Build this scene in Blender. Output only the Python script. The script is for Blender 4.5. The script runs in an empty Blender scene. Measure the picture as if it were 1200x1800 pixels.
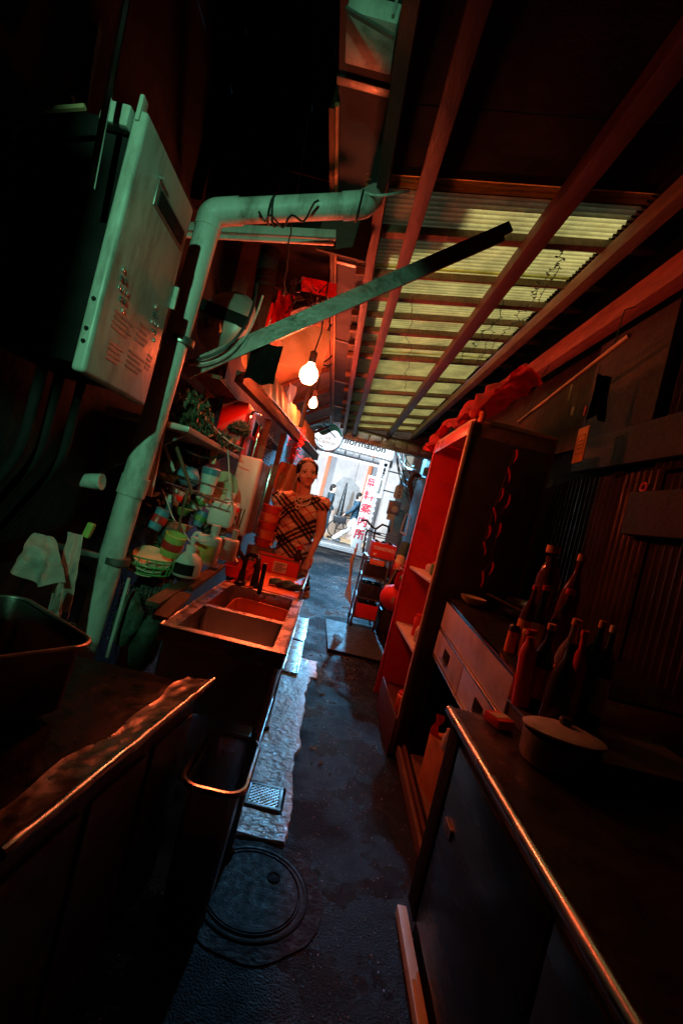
import bpy, bmesh, math, random
from mathutils import Vector, Matrix, Euler, noise
from math import sin, cos, pi, radians as R
random.seed(7)
S = bpy.context.scene
C = S.collection

# ---------------------------------------------------------------- camera
F_PX, VPX, VPY, ROLL, EYE = 800.0, 583.0, 897.0, R(14), 1.2
_y = Vector(((VPX-600)/F_PX, -(VPY-900)/F_PX, 1)).normalized()
_z = Vector((sin(ROLL), cos(ROLL), 0)); _z = (_z - _z.dot(_y)*_y).normalized()
_x = _y.cross(_z)
if _x.x < 0: _x = -_x
MC = Matrix((_x, _y, _z))                      # camera axes -> world axes
CAM = Vector((0, 0, EYE))
cd = bpy.data.cameras.new('camera'); cam = bpy.data.objects.new('camera', cd); C.objects.link(cam)
cd.sensor_fit = 'VERTICAL'; cd.sensor_height = 36; cd.lens = F_PX/1800*36
cd.clip_start = .02; cd.clip_end = 500
_r, _u, _f = MC @ Vector((1,0,0)), MC @ Vector((0,1,0)), MC @ Vector((0,0,1))
cam.matrix_world = Matrix(((_r.x,_u.x,-_f.x,0),(_r.y,_u.y,-_f.y,0),(_r.z,_u.z,-_f.z,EYE),(0,0,0,1)))
S.camera = cam
def ray(px, py): return MC @ Vector(((px-600)/F_PX, -(py-900)/F_PX, 1))
def PY(px, py, y): d = ray(px, py); return CAM + d*(y/d.y)
def PX(px, py, x): d = ray(px, py); return CAM + d*(x/d.x)
def PZ(px, py, z): d = ray(px, py); return CAM + d*((z-EYE)/d.z)

# ---------------------------------------------------------------- world, sun, exposure
W = bpy.data.worlds.new('World'); S.world = W; W.use_nodes = True
nt = W.node_tree; bg = nt.nodes['Background']
sk = nt.nodes.new('ShaderNodeTexSky'); sk.sky_type = 'NISHITA'; sk.sun_disc = False
SUN_V = Vector((-.55, -.45, 1.0)).normalized()          # towards the sun: behind the viewer's left, high
sk.sun_elevation = math.asin(SUN_V.z); sk.sun_rotation = math.atan2(SUN_V.x, SUN_V.y)
nt.links.new(sk.outputs[0], bg.inputs[0]); bg.inputs[1].default_value = 0.045
sl = bpy.data.lights.new('sun', 'SUN'); so = bpy.data.objects.new('sun', sl); C.objects.link(so)
sl.energy = 5.0; sl.angle = R(4); sl.color = (1, .95, .86)
so.rotation_euler = SUN_V.to_track_quat('Z', 'Y').to_euler()
S.view_settings.view_transform = 'Standard'; S.view_settings.look = 'None'
S.view_settings.exposure = 0; S.view_settings.gamma = 1; S.view_settings.use_curve_mapping = False
S.render.engine = 'CYCLES'
S.cycles.max_bounces = 8; S.cycles.diffuse_bounces = 3; S.cycles.glossy_bounces = 4
S.cycles.transmission_bounces = 6; S.cycles.sample_clamp_indirect = 4
S.cycles.use_denoising = True

# ---------------------------------------------------------------- helpers
def mat(name, col, rough=.5, metal=0., var=.3, scale=6., bump=.15, bscale=70., rvar=.15, dirt=None, dscale=3., damt=.5, emit=None, estr=0., trans=0., ior=1.45, spec=.5, stretch=(1,1,1), alpha=1.):
    m = bpy.data.materials.new(name); m.use_nodes = True
    n = m.node_tree.nodes; L = m.node_tree.links; b = n['Principled BSDF']
    tc = n.new('ShaderNodeTexCoord'); mp = n.new('ShaderNodeMapping'); mp.inputs['Scale'].default_value = stretch
    L.new(tc.outputs['Object'], mp.inputs[0])
    nz = n.new('ShaderNodeTexNoise'); nz.inputs['Scale'].default_value = scale; nz.inputs['Detail'].default_value = 6; nz.inputs['Roughness'].default_value = .65
    L.new(mp.outputs[0], nz.inputs['Vector'])
    cr = n.new('ShaderNodeValToRGB'); e = cr.color_ramp.elements
    e[0].position = .3; e[1].position = .72
    e[0].color = (*[max(0, c*(1-var)) for c in col], 1); e[1].color = (*[min(1, c*(1+var*.7)) for c in col], 1)
    L.new(nz.outputs[0], cr.inputs[0]); out = cr.outputs[0]
    if dirt:
        n2 = n.new('ShaderNodeTexNoise'); n2.inputs['Scale'].default_value = dscale; n2.inputs['Detail'].default_value = 8; n2.inputs['Roughness'].default_value = .7
        L.new(mp.outputs[0], n2.inputs['Vector'])
        r2 = n.new('ShaderNodeValToRGB'); r2.color_ramp.elements[0].position = .5; r2.color_ramp.elements[1].position = .68
        r2.color_ramp.elements[1].color = (damt, damt, damt, 1)
        L.new(n2.outputs[0], r2.inputs[0])
        mx = n.new('ShaderNodeMix'); mx.data_type = 'RGBA'; L.new(r2.outputs[0], mx.inputs[0]); L.new(out, mx.inputs[6]); mx.inputs[7].default_value = (*dirt, 1)
        out = mx.outputs[2]
    L.new(out, b.inputs['Base Color'])
    n3 = n.new('ShaderNodeTexNoise'); n3.inputs['Scale'].default_value = scale*2.3; n3.inputs['Detail'].default_value = 5
    L.new(mp.outputs[0], n3.inputs['Vector'])
    mr = n.new('ShaderNodeMapRange'); mr.inputs[1].default_value = .3; mr.inputs[2].default_value = .7
    mr.inputs[3].default_value = max(.02, rough-rvar); mr.inputs[4].default_value = min(1, rough+rvar)
    L.new(n3.outputs[0], mr.inputs[0]); L.new(mr.outputs[0], b.inputs['Roughness'])
    b.inputs['Metallic'].default_value = metal; b.inputs['IOR'].default_value = ior
    b.inputs['Specular IOR Level'].default_value = spec
    if trans: b.inputs['Transmission Weight'].default_value = trans
    if bump:
        n4 = n.new('ShaderNodeTexNoise'); n4.inputs['Scale'].default_value = bscale; n4.inputs['Detail'].default_value = 4
        L.new(mp.outputs[0], n4.inputs['Vector'])
        bp = n.new('ShaderNodeBump'); bp.inputs['Strength'].default_value = bump; bp.inputs['Distance'].default_value = .01
        L.new(n4.outputs[0], bp.inputs['Height']); L.new(bp.outputs[0], b.inputs['Normal'])
    if emit:
        b.inputs['Emission Color'].default_value = (*emit, 1); b.inputs['Emission Strength'].default_value = estr
    return m

def tag(o, label=None, cat=None, group=None, kind=None):
    if label: o['label'] = label
    if cat: o['category'] = cat
    if group: o['group'] = group
    if kind: o['kind'] = kind
    return o
def thing(name, label, cat, loc=(0,0,0), group=None):
    o = bpy.data.objects.new(name, None); C.objects.link(o); o.location = loc; o.empty_display_size = .05
    return tag(o, label, cat, group)
def mk(name, bm, m, parent=None, label=None, cat=None, group=None, kind=None, smooth=38):
    me = bpy.data.meshes.new(name)
    bmesh.ops.recalc_face_normals(bm, faces=bm.faces)
    if smooth:
        a = R(smooth)
        for f in bm.faces: f.smooth = True
        for e in bm.edges:
            e.smooth = len(e.link_faces) == 2 and e.calc_face_angle(0) < a
    bm.to_mesh(me); bm.free()
    return link(name, me, m, parent, label, cat, group, kind)
def link(name, data, m, parent=None, label=None, cat=None, group=None, kind=None):
    o = bpy.data.objects.new(name, data); C.objects.link(o)
    for q in (m if isinstance(m, (list, tuple)) else [m]): data.materials.append(q)
    if parent:
        o.parent = parent
        if parent.type == 'EMPTY': o.matrix_parent_inverse = Matrix.Translation(-parent.location)
    return tag(o, label, cat, group, kind)
def B(): return bmesh.new()
def xf(vs, M):
    for v in vs: v.co = M @ v.co
def box(bm, lo, hi, bev=0., M=None, seg=2):
    r = bmesh.ops.create_cube(bm, size=1); vs = r['verts']
    lo, hi = Vector(lo), Vector(hi); c = (lo+hi)/2; s = hi-lo
    for v in vs: v.co = Vector((c.x+v.co.x*s.x, c.y+v.co.y*s.y, c.z+v.co.z*s.z))
    if bev:
        es = list({e for v in vs for e in v.link_edges})
        r = bmesh.ops.bevel(bm, geom=es, offset=min(bev, .45*min(abs(s.x),abs(s.y),abs(s.z))), segments=seg, affect='EDGES', profile=.6)
        vs = list({v for f in r['faces'] for v in f.verts} | {v for v in vs if v.is_valid})
    if M is not None: xf(vs, M)
    return bm
def obox(bm, c, s, rot=None, bev=0.):
    M = Matrix.Translation(c) @ (rot.to_4x4() if rot is not None else Matrix.Identity(4))
    s = Vector(s)
    return box(bm, -s/2, s/2, bev, M)
def bar(bm, a, b, w, h, up=(0,0,1), bev=0.):
    a, b = Vector(a), Vector(b); d = b-a; l = d.length; d.normalize()
    x = d.cross(Vector(up)).normalized(); z = x.cross(d).normalized()
    M = Matrix((x, d, z)).transposed().to_4x4(); M.translation = (a+b)/2
    return box(bm, (-w/2,-l/2,-h/2), (w/2,l/2,h/2), bev, M)
def tube(bm, pts, r, n=10, cap=True):
    pts = [Vector(p) for p in pts]; k = len(pts)
    rs = r if isinstance(r, (list, tuple)) else [r]*k
    t0 = (pts[1]-pts[0]).normalized()
    u = t0.orthogonal().normalized(); rings = []
    for i, p in enumerate(pts):
        t = ((pts[min(i+1,k-1)]-p).normalized() + (p-pts[max(i-1,0)]).normalized())
        t = t.normalized() if t.length > 1e-6 else t0
        u = (u - u.dot(t)*t).normalized(); w = t.cross(u)
        rings.append([bm.verts.new(p + rs[i]*(cos(2*pi*j/n)*u + sin(2*pi*j/n)*w)) for j in range(n)])
    for a, b in zip(rings, rings[1:]):
        for j in range(n): bm.faces.new((a[j], a[(j+1)%n], b[(j+1)%n], b[j]))
    if cap: bm.faces.new(rings[0][::-1]); bm.faces.new(rings[-1])
    return bm
def bez(p0, p1, p2, p3, n=12):
    p0,p1,p2,p3 = map(Vector,(p0,p1,p2,p3))
    return [p0*(1-t)**3+3*p1*t*(1-t)**2+3*p2*t*t*(1-t)+p3*t**3 for t in [i/n for i in range(n+1)]]
def arc_path(pts, rad=.05, n=6):
    pts = [Vector(p) for p in pts]; out = [pts[0]]
    for i in range(1, len(pts)-1):
        a, b, c = pts[i-1], pts[i], pts[i+1]
        d1 = (a-b); d2 = (c-b); r = min(rad, d1.length*.49, d2.length*.49)
        s, e = b+d1.normalized()*r, b+d2.normalized()*r
        out += [s*(1-t)**2+2*b*t*(1-t)+e*t*t for t in [j/n for j in range(n+1)]]
    return out+[pts[-1]]
def lathe(bm, prof, c=(0,0,0), n=20, rot=None, sc=(1,1)):
    M = Matrix.Translation(c) @ (rot.to_4x4() if rot is not None else Matrix.Identity(4)); rings = []
    for r, z in prof:
        if r < 1e-5: rings.append([bm.verts.new(M @ Vector((0,0,z)))])
        else: rings.append([bm.verts.new(M @ Vector((r*sc[0]*cos(2*pi*j/n), r*sc[1]*sin(2*pi*j/n), z))) for j in range(n)])
    for a, b in zip(rings, rings[1:]):
        if len(a) == 1 and len(b) == 1: continue
        for j in range(n):
            k = (j+1) % n
            if len(a) == 1: bm.faces.new((a[0], b[k], b[j]))
            elif len(b) == 1: bm.faces.new((a[j], a[k], b[0]))
            else: bm.faces.new((a[j], a[k], b[k], b[j]))
    return bm
def ball(bm, c, r, sub=2, rot=None):
    v = bmesh.ops.create_icosphere(bm, subdivisions=sub, radius=1)['verts']
    r = Vector(r) if isinstance(r, (tuple, list, Vector)) else Vector((r,r,r))
    M = Matrix.Translation(c) @ (rot.to_4x4() if rot is not None else Matrix.Identity(4)) @ Matrix.Diagonal((*r, 1))
    xf(v, M); return bm
def sheet(bm, fn, nu, nv, thick=0.):
    g = [[bm.verts.new(fn(i/nu, j/nv)) for j in range(nv+1)] for i in range(nu+1)]
    fs = [bm.faces.new((g[i][j], g[i+1][j], g[i+1][j+1], g[i][j+1])) for i in range(nu) for j in range(nv)]
    if thick: bmesh.ops.solidify(bm, geom=fs, thickness=thick)
    return bm
def prism(bm, poly, d):
    """closed polygon (list of Vector) pushed along vector d"""
    d = Vector(d); a = [bm.verts.new(p) for p in poly]; b = [bm.verts.new(Vector(p)+d) for p in poly]
    n = len(a); bm.faces.new(a[::-1]); bm.faces.new(b)
    for i in range(n): bm.faces.new((a[i], a[(i+1)%n], b[(i+1)%n], b[i]))
    return bm
def text(name, body, size, m, M, parent=None, ext=.001, align='CENTER', bold=0., **k):
    cu = bpy.data.curves.new(name, 'FONT'); cu.body = body; cu.size = size; cu.extrude = ext; cu.offset = bold; cu.resolution_u = 4
    cu.align_x = align; cu.align_y = 'CENTER'
    t_ = bpy.data.objects.new(name, cu); C.objects.link(t_)
    dg = bpy.context.evaluated_depsgraph_get(); me = bpy.data.meshes.new_from_object(t_.evaluated_get(dg))
    bpy.data.objects.remove(t_); me.transform(M)
    return link(name, me, m, parent, kind='stuff' if len(body) > 1 else None)
def face_M(c, right, up):
    r = Vector(right).normalized(); u = Vector(up); u = (u-u.dot(r)*r).normalized(); n = r.cross(u)
    M = Matrix((r, u, n)).transposed().to_4x4(); M.translation = c; return M
def RZ(a): return Matrix.Rotation(a, 3, 'Z')
def RX(a): return Matrix.Rotation(a, 3, 'X')
def RY(a): return Matrix.Rotation(a, 3, 'Y')
def rnd(a, b): return random.uniform(a, b)

# ---------------------------------------------------------------- materials
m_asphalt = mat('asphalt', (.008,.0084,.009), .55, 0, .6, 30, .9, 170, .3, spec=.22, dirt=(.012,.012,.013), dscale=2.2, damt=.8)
_n = m_asphalt.node_tree.nodes; _L = m_asphalt.node_tree.links; _b = _n['Principled BSDF']
_tc = _n.new('ShaderNodeTexCoord'); _nz = _n.new('ShaderNodeTexNoise'); _nz.inputs['Scale'].default_value = 1.6; _nz.inputs['Detail'].default_value = 7; _nz.inputs['Roughness'].default_value = .65
_L.new(_tc.outputs['Object'], _nz.inputs['Vector'])
_r2 = _n.new('ShaderNodeMapRange'); _r2.inputs[1].default_value = .42; _r2.inputs[2].default_value = .56; _r2.inputs[3].default_value = .16; _r2.inputs[4].default_value = .75
_L.new(_nz.outputs[0], _r2.inputs[0]); _L.new(_r2.outputs[0], _b.inputs['Roughness'])
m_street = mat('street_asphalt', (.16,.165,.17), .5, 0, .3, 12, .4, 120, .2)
m_line = mat('road_paint', (.75,.75,.74), .5, 0, .15, 9, .1, 80, dirt=(.3,.3,.3), dscale=20, damt=.6)
m_conc = mat('wet_concrete', (.8,.8,.79), .26, 0, .35, 14, .8, 45, .16, dirt=(.06,.06,.06), dscale=11, damt=.92)
m_ringc = mat('shadowed_mortar', (.02,.02,.02), .7, 0, .5, 12, .6, 70, spec=.15)  # manhole ring: its shadow is put into the dark base colour
m_concd = mat('dark_concrete', (.045,.045,.043), .6, 0, .4, 9, .5, 60, dirt=(.03,.03,.03), dscale=6)
m_iron = mat('cast_iron', (.012,.0125,.0135), .6, 0, .3, 20, .2, 160, spec=.15)  # manhole iron, base darkened to carry the same shadow
m_steel = mat('stainless', (.56,.56,.56), .28, 1, .12, 5, .05, 40, .12, dirt=(.36,.32,.28), dscale=26, damt=.35)
m_steelb = mat('brushed_stainless', (.5,.5,.5), .36, 1, .15, 4, .07, 60, .12, dirt=(.3,.26,.22), dscale=18, damt=.4, stretch=(1,.15,1))
m_front = mat('stained_steel_front', (.2,.175,.16), .27, 1, .25, 4, .06, 60, .1, dirt=(.1,.08,.07), dscale=8, damt=.5, stretch=(1,.2,1))
m_lip = mat('worn_steel_lip', (.6,.57,.55), .4, 1, .2, 12, .25, 30, .16, dirt=(.12,.1,.09), dscale=14, damt=.8)
m_drawer = mat('satin_steel', (.62,.6,.59), .4, .3, .18, 5, .06, 50, .12, dirt=(.26,.23,.2), dscale=9, damt=.55)
m_steeld = mat('dull_steel', (.24,.235,.225), .42, .8, .3, 8, .15, 60, .15, dirt=(.08,.05,.03), dscale=5, damt=.6)
m_pvc = mat('grey_pvc', (.5,.51,.49), .5, 0, .18, 7, .12, 60, .12, dirt=(.1,.09,.075), dscale=5.5, damt=.85, stretch=(1.6,1.6,.55))
m_enamel = mat('cream_enamel', (.42,.43,.4), .42, 0, .18, 4, .06, 60, .12, dirt=(.1,.085,.065), dscale=5, damt=.8, stretch=(1.5,1.5,.5))
m_gut = mat('gutter_grey', (.05,.05,.056), .7, 0, .25, 4, .08, 40, .1, spec=.18, dirt=(.06,.06,.06), dscale=5, damt=.6)
m_enameld = mat('grey_enamel', (.3,.31,.29), .38, .2, .15, 4, .04, 40, .1, dirt=(.14,.13,.11), dscale=5, damt=.6)
m_wood = mat('weathered_timber', (.15,.09,.055), .65, 0, .45, 5, .45, 40, .1, stretch=(6,1,6), dirt=(.05,.03,.02), dscale=3)
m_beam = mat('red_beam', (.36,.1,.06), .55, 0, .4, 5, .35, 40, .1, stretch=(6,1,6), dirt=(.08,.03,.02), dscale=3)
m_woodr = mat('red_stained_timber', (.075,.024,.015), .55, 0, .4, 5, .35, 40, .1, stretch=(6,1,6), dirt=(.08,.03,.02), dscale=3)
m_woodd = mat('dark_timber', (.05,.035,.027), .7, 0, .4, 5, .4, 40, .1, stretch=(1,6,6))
m_ply = mat('plywood', (.48,.32,.17), .6, 0, .3, 4, .2, 40, .1, dirt=(.15,.08,.04), dscale=3)
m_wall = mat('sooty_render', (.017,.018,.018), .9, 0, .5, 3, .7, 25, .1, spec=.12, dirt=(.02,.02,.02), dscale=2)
m_brick = mat('old_brick', (.085,.04,.03), .8, 0, .5, 7, .6, 40, .1)
m_corr = mat('dark_corrugated', (.12,.075,.065), .42, .5, .4, 5, .2, 40, .15, dirt=(.05,.025,.02), dscale=4)
m_dark = mat('soot_black', (.012,.012,.012), .8, 0, .4, 8, .3, 60, spec=.12)
m_rub = mat('black_rubber', (.02,.02,.022), .45, 0, .3, 10, .1, 60)
m_plb = mat('black_plastic', (.025,.025,.027), .35, 0, .2, 8, .05, 60)
m_wht = mat('white_plastic', (.68,.68,.66), .4, 0, .1, 8, .05, 60, dirt=(.4,.38,.34), dscale=8, damt=.5)
m_whtp = mat('white_paint', (.78,.78,.78), .5, 0, .1, 3, .1, 30, dirt=(.5,.5,.5), dscale=4, damt=.5)
m_btop = mat('black_worktop', (.02,.019,.018), .35, .3, .4, 9, .15, 60, .12)
m_redp = mat('red_lacquer', (.68,.03,.022), .35, 0, .25, 4, .1, 40, .12, dirt=(.2,.015,.012), dscale=4, damt=.7)
m_redpl = mat('red_plastic', (.62,.05,.03), .4, 0, .15, 8, .05, 60)
m_orpl = mat('orange_plastic', (.82,.2,.07), .42, 0, .15, 8, .08, 60)
m_redc = mat('red_cloth', (.7,.025,.03), .62, 0, .35, 9, .5, 220)
m_teal = mat('teal_cloth', (.05,.16,.17), .85, 0, .4, 20, .8, 160)
m_cloth = mat('pale_cloth', (.62,.64,.6), .85, 0, .25, 9, .5, 180, dirt=(.3,.3,.27), dscale=6)
m_grnpl = mat('green_plastic', (.1,.32,.1), .4, 0, .3, 8, .1, 60)
m_yelg = mat('yellow_green_label', (.42,.5,.12), .5, 0, .3, 14, .1, 60)
m_blue = mat('blue_plastic', (.08,.24,.36), .4, 0, .25, 10, .1, 60)
m_tealp = mat('dim_teal_plastic', (.02,.07,.085), .45, 0, .3, 10, .1, 60)
m_net = mat('dark_netting', (.06,.09,.07), .6, 0, .6, 30, .4, 80)
m_leaf = mat('dark_leaf', (.05,.08,.045), .5, 0, .5, 20, .3, 80)
m_cream = mat('cream_paper', (.62,.55,.36), .7, 0, .2, 8, .1, 80, dirt=(.3,.22,.1), dscale=9)
m_ortag = mat('orange_card', (.55,.24,.06), .6, 0, .3, 10, .1, 80)
m_chili = mat('chili_red', (.55,.015,.012), .25, 0, .3, 20, .1, 60)
m_glassb = mat('brown_glass', (.2,.06,.03), .08, 0, .2, 9, .02, 50, .04, trans=.55)
m_glassg = mat('green_glass', (.05,.12,.06), .08, 0, .2, 9, .02, 50, .04, trans=.55)
m_glassc = mat('clear_glass', (.6,.6,.6), .06, 0, .1, 9, .02, 50, .03, trans=.8)
m_sauce = mat('soy_dark', (.03,.015,.01), .2, 0, .2, 9, .02, 50, .05)
m_chrome = mat('chrome', (.75,.75,.76), .12, 1, .08, 6, .02, 40, .05)
m_pole = mat('pole_concrete', (.42,.42,.36), .75, 0, .3, 5, .4, 60, dirt=(.16,.16,.13), dscale=4)
m_cream2 = mat('pale_yellow_steel', (.6,.56,.34), .5, 0, .2, 6, .1, 50, dirt=(.3,.26,.15), dscale=6)
m_tape = mat('print_black', (.02,.02,.02), .5, 0, .1, 5, 0)
m_grey = mat('print_grey', (.16,.17,.16), .5, 0, .1, 5, 0)
m_prred = mat('print_red', (.62,.03,.04), .5, 0, .1, 5, 0)
m_prwht = mat('print_white', (.8,.8,.8), .5, 0, .05, 5, 0)
m_sgreen = mat('sign_green', (.03,.32,.17), .4, 0, .1, 5, 0)
m_skin = mat('skin', (.6,.37,.27), .5, 0, .12, 14, .08, 160, .08)
m_lips = mat('lips', (.44,.2,.16), .45, 0, .1, 14, .05, 90)
m_hair = mat('dark_hair', (.014,.011,.01), .55, 0, .4, 30, .5, 120, .1, spec=.22, stretch=(6,1,1))
m_eye = mat('eye_dark', (.02,.012,.01), .15, 0, .1, 5, 0)
m_eyew = mat('eye_white', (.6,.57,.54), .3, 0, .05, 5, 0)
m_suit = mat('navy_suit', (.012,.045,.075), .75, 0, .3, 9, .3, 90)
m_suit2 = mat('slate_suit', (.014,.036,.052), .75, 0, .3, 9, .3, 90)
m_trou = mat('white_trousers', (.7,.69,.68), .75, 0, .12, 9, .3, 60)
m_leather = mat('black_leather', (.015,.015,.017), .4, 0, .3, 12, .2, 90)
m_shoe = mat('grey_shoe', (.12,.13,.15), .5, 0, .2, 12, .2, 90)
def emis(name, col, s):
    return mat(name, tuple(min(1,c) for c in col), .4, 0, 0, 5, 0, emit=col, estr=s)
m_bulb = emis('lit_red_bulb', (1,.22,.09), 60)
m_tubew = emis('lit_tube', (1,.72,.68), 8)
m_led = emis('lit_led', (.8,.9,1), 6)
m_signlit = emis('backlit_white_acrylic', (.86,.95,1), 1.25)
m_green_tube = emis('lit_green_tube', (.25,1,.55), 10)

def translucent(name, col, tw, rib_shade=.4):
    m = bpy.data.materials.new(name); m.use_nodes = True; n = m.node_tree.nodes; L = m.node_tree.links
    for q in list(n):
        if q.type == 'BSDF_PRINCIPLED': n.remove(q)
    tc = n.new('ShaderNodeTexCoord'); nz = n.new('ShaderNodeTexNoise'); nz.inputs['Scale'].default_value = 3.5; nz.inputs['Detail'].default_value = 8; nz.inputs['Roughness'].default_value = .7
    L.new(tc.outputs['Object'], nz.inputs['Vector'])
    cr = n.new('ShaderNodeValToRGB'); e = cr.color_ramp.elements; e[0].position = .34; e[1].position = .6
    e[0].color = (*[c*.5 for c in col], 1); e[1].color = (*col, 1); L.new(nz.outputs[0], cr.inputs[0])
    n2 = n.new('ShaderNodeTexNoise'); n2.inputs['Scale'].default_value = 40; n2.inputs['Detail'].default_value = 6
    mp = n.new('ShaderNodeMapping'); mp.inputs['Scale'].default_value = (.12, 1, 1); L.new(tc.outputs['Object'], mp.inputs[0]); L.new(mp.outputs[0], n2.inputs['Vector'])
    c2 = n.new('ShaderNodeValToRGB'); c2.color_ramp.elements[0].position = .36; c2.color_ramp.elements[0].color = (.86,.84,.78,1); c2.color_ramp.elements[1].position = .55
    L.new(n2.outputs[0], c2.inputs[0])
    mu = n.new('ShaderNodeMix'); mu.data_type = 'RGBA'; mu.blend_type = 'MULTIPLY'; mu.inputs[0].default_value = 1
    L.new(cr.outputs[0], mu.inputs[6]); L.new(c2.outputs[0], mu.inputs[7])
    sx = n.new('ShaderNodeSeparateXYZ'); L.new(tc.outputs['Object'], sx.inputs[0])      # rib shading painted into the colour: corrugation troughs darkened
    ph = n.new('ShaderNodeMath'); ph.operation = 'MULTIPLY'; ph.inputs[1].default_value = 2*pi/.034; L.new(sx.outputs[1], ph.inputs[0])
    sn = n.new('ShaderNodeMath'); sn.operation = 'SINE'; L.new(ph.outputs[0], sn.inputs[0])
    gr = n.new('ShaderNodeValToRGB'); gr.color_ramp.elements[0].position = 0; gr.color_ramp.elements[0].color = (*[rib_shade]*3, 1); gr.color_ramp.elements[1].position = .55
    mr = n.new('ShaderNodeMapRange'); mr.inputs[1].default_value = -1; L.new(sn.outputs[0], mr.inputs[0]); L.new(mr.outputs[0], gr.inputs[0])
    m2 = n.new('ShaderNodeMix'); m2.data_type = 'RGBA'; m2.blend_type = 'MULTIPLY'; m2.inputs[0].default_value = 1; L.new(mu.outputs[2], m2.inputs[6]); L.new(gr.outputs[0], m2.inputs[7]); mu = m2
    t = n.new('ShaderNodeBsdfTranslucent'); d = n.new('ShaderNodeBsdfDiffuse'); g = n.new('ShaderNodeBsdfGlossy'); g.inputs['Roughness'].default_value = .35
    L.new(mu.outputs[2], t.inputs[0]); L.new(mu.outputs[2], d.inputs[0])
    a = n.new('ShaderNodeMixShader'); a.inputs[0].default_value = tw; L.new(d.outputs[0], a.inputs[1]); L.new(t.outputs[0], a.inputs[2])
    b = n.new('ShaderNodeMixShader'); b.inputs[0].default_value = .06; L.new(a.outputs[0], b.inputs[1]); L.new(g.outputs[0], b.inputs[2])
    L.new(b.outputs[0], n['Material Output'].inputs[0]); return m
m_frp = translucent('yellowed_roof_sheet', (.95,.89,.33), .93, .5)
m_canopy = translucent('white_canopy', (.85,.9,.92), .55, 1.)

def plaid_mat():
    m = mat('plaid_fabric', (.62,.48,.33), .8, 0, .12, 30, .3, 220); n = m.node_tree.nodes; L = m.node_tree.links; b = n['Principled BSDF']
    base = b.inputs['Base Color'].links[0].from_socket
    tc = n.new('ShaderNodeTexCoord'); sp = n.new('ShaderNodeSeparateXYZ'); L.new(tc.outputs['Object'], sp.inputs[0])
    def mth(op, a, b_):
        q = n.new('ShaderNodeMath'); q.operation = op
        for i, v in enumerate((a, b_)):
            if isinstance(v, (int, float)): q.inputs[i].default_value = v
            else: L.new(v, q.inputs[i])
        return q.outputs[0]
    cur = base
    for sgn in (1, -1):
        a = mth('ADD', mth('MULTIPLY', sp.outputs[0], .62*sgn), mth('MULTIPLY', sp.outputs[2], .78))
        a = mth('ADD', a, mth('MULTIPLY', sp.outputs[1], .2))
        f = mth('FRACT', mth('MULTIPLY', a, 5.2), 0)
        cr = n.new('ShaderNodeValToRGB'); cr.color_ramp.interpolation = 'CONSTANT'; e = cr.color_ramp.elements
        e[0].position = 0; e[0].color = (.1,.085,.08,1); e[1].position = .1; e[1].color = (.8,.75,.7,1)
        for p, c in ((.16,(.08,.07,.065)), (.26,(.8,.75,.7)), (.32,(.1,.085,.08)), (.42,(1,1,1)), (.66,(.75,.16,.12)), (.71,(1,1,1))):
            q = e.new(p); q.color = (*c, 1)
        L.new(f, cr.inputs[0])
        mu = n.new('ShaderNodeMix'); mu.data_type = 'RGBA'; mu.blend_type = 'MULTIPLY'; mu.inputs[0].default_value = 1
        L.new(cur, mu.inputs[6]); L.new(cr.outputs[0], mu.inputs[7]); cur = mu.outputs[2]
    L.new(cur, b.inputs['Base Color']); return m
m_plaid = plaid_mat()
# ================================================================ GROUND
def gh(y): 
    t = min(1, max(0, (y-4.5)/6.5)); return .25*t*t*(3-2*t)
def gz(x, y):
    k = min(1, max(0, (math.hypot(x-.045, y-1.41)-.4)/.5))
    return gh(y) + k*(.012*noise.noise((x*2.2, y*1.6, 0)) + .006*noise.noise((x*7, y*7, 3)) - .006) - .001
ys = [-20,-6,-3] + [-2.5+.25*i for i in range(0, 61)] + [13.5,15,20,40]
xs = [-40,-20,-6,-2.5] + [-1.6+.16*i for i in range(0, 21)] + [2.5,6,20,40]
bm = B(); g = [[bm.verts.new((x, y, gz(x, y) if -2 < x < 2 and y < 11 else gh(y)-.03)) for y in ys] for x in xs]
for i in range(len(xs)-1):
    for j in range(len(ys)-1): bm.faces.new((g[i][j], g[i+1][j], g[i+1][j+1], g[i][j+1]))
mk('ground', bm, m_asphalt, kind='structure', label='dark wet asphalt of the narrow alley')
# broken concrete gutter strip
def strip_edge(y): 
    base = .135 + .05*noise.noise((y*2.1, 1, 0)) + .022*noise.noise((y*8, 4, 0)) + .007*noise.noise((y*26, 2, 0))
    return base + (.06 if y > 3.25 else 0)
def strip_h(u, v, y0=1.60, y1=3.62):
    y = y0 + (y1-y0)*v; x = -.1 + (strip_edge(y)+.1)*u
    z = .010 + .0045*noise.noise((x*12, y*7, 5)) + .0016*noise.noise((x*40, y*30, 2))
    if u > .96: z -= .03*(u-.96)/.04
    if v < .008 or v > .992: z -= .03
    if -.068 < x < .096 and 1.762 < y < 1.923: z = -.03
    return Vector((x, y, z))
mk('gutter_strip', sheet(B(), strip_h, 44, 260), m_conc, kind='structure', label='pale broken concrete gutter strip along the sinks')
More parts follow.
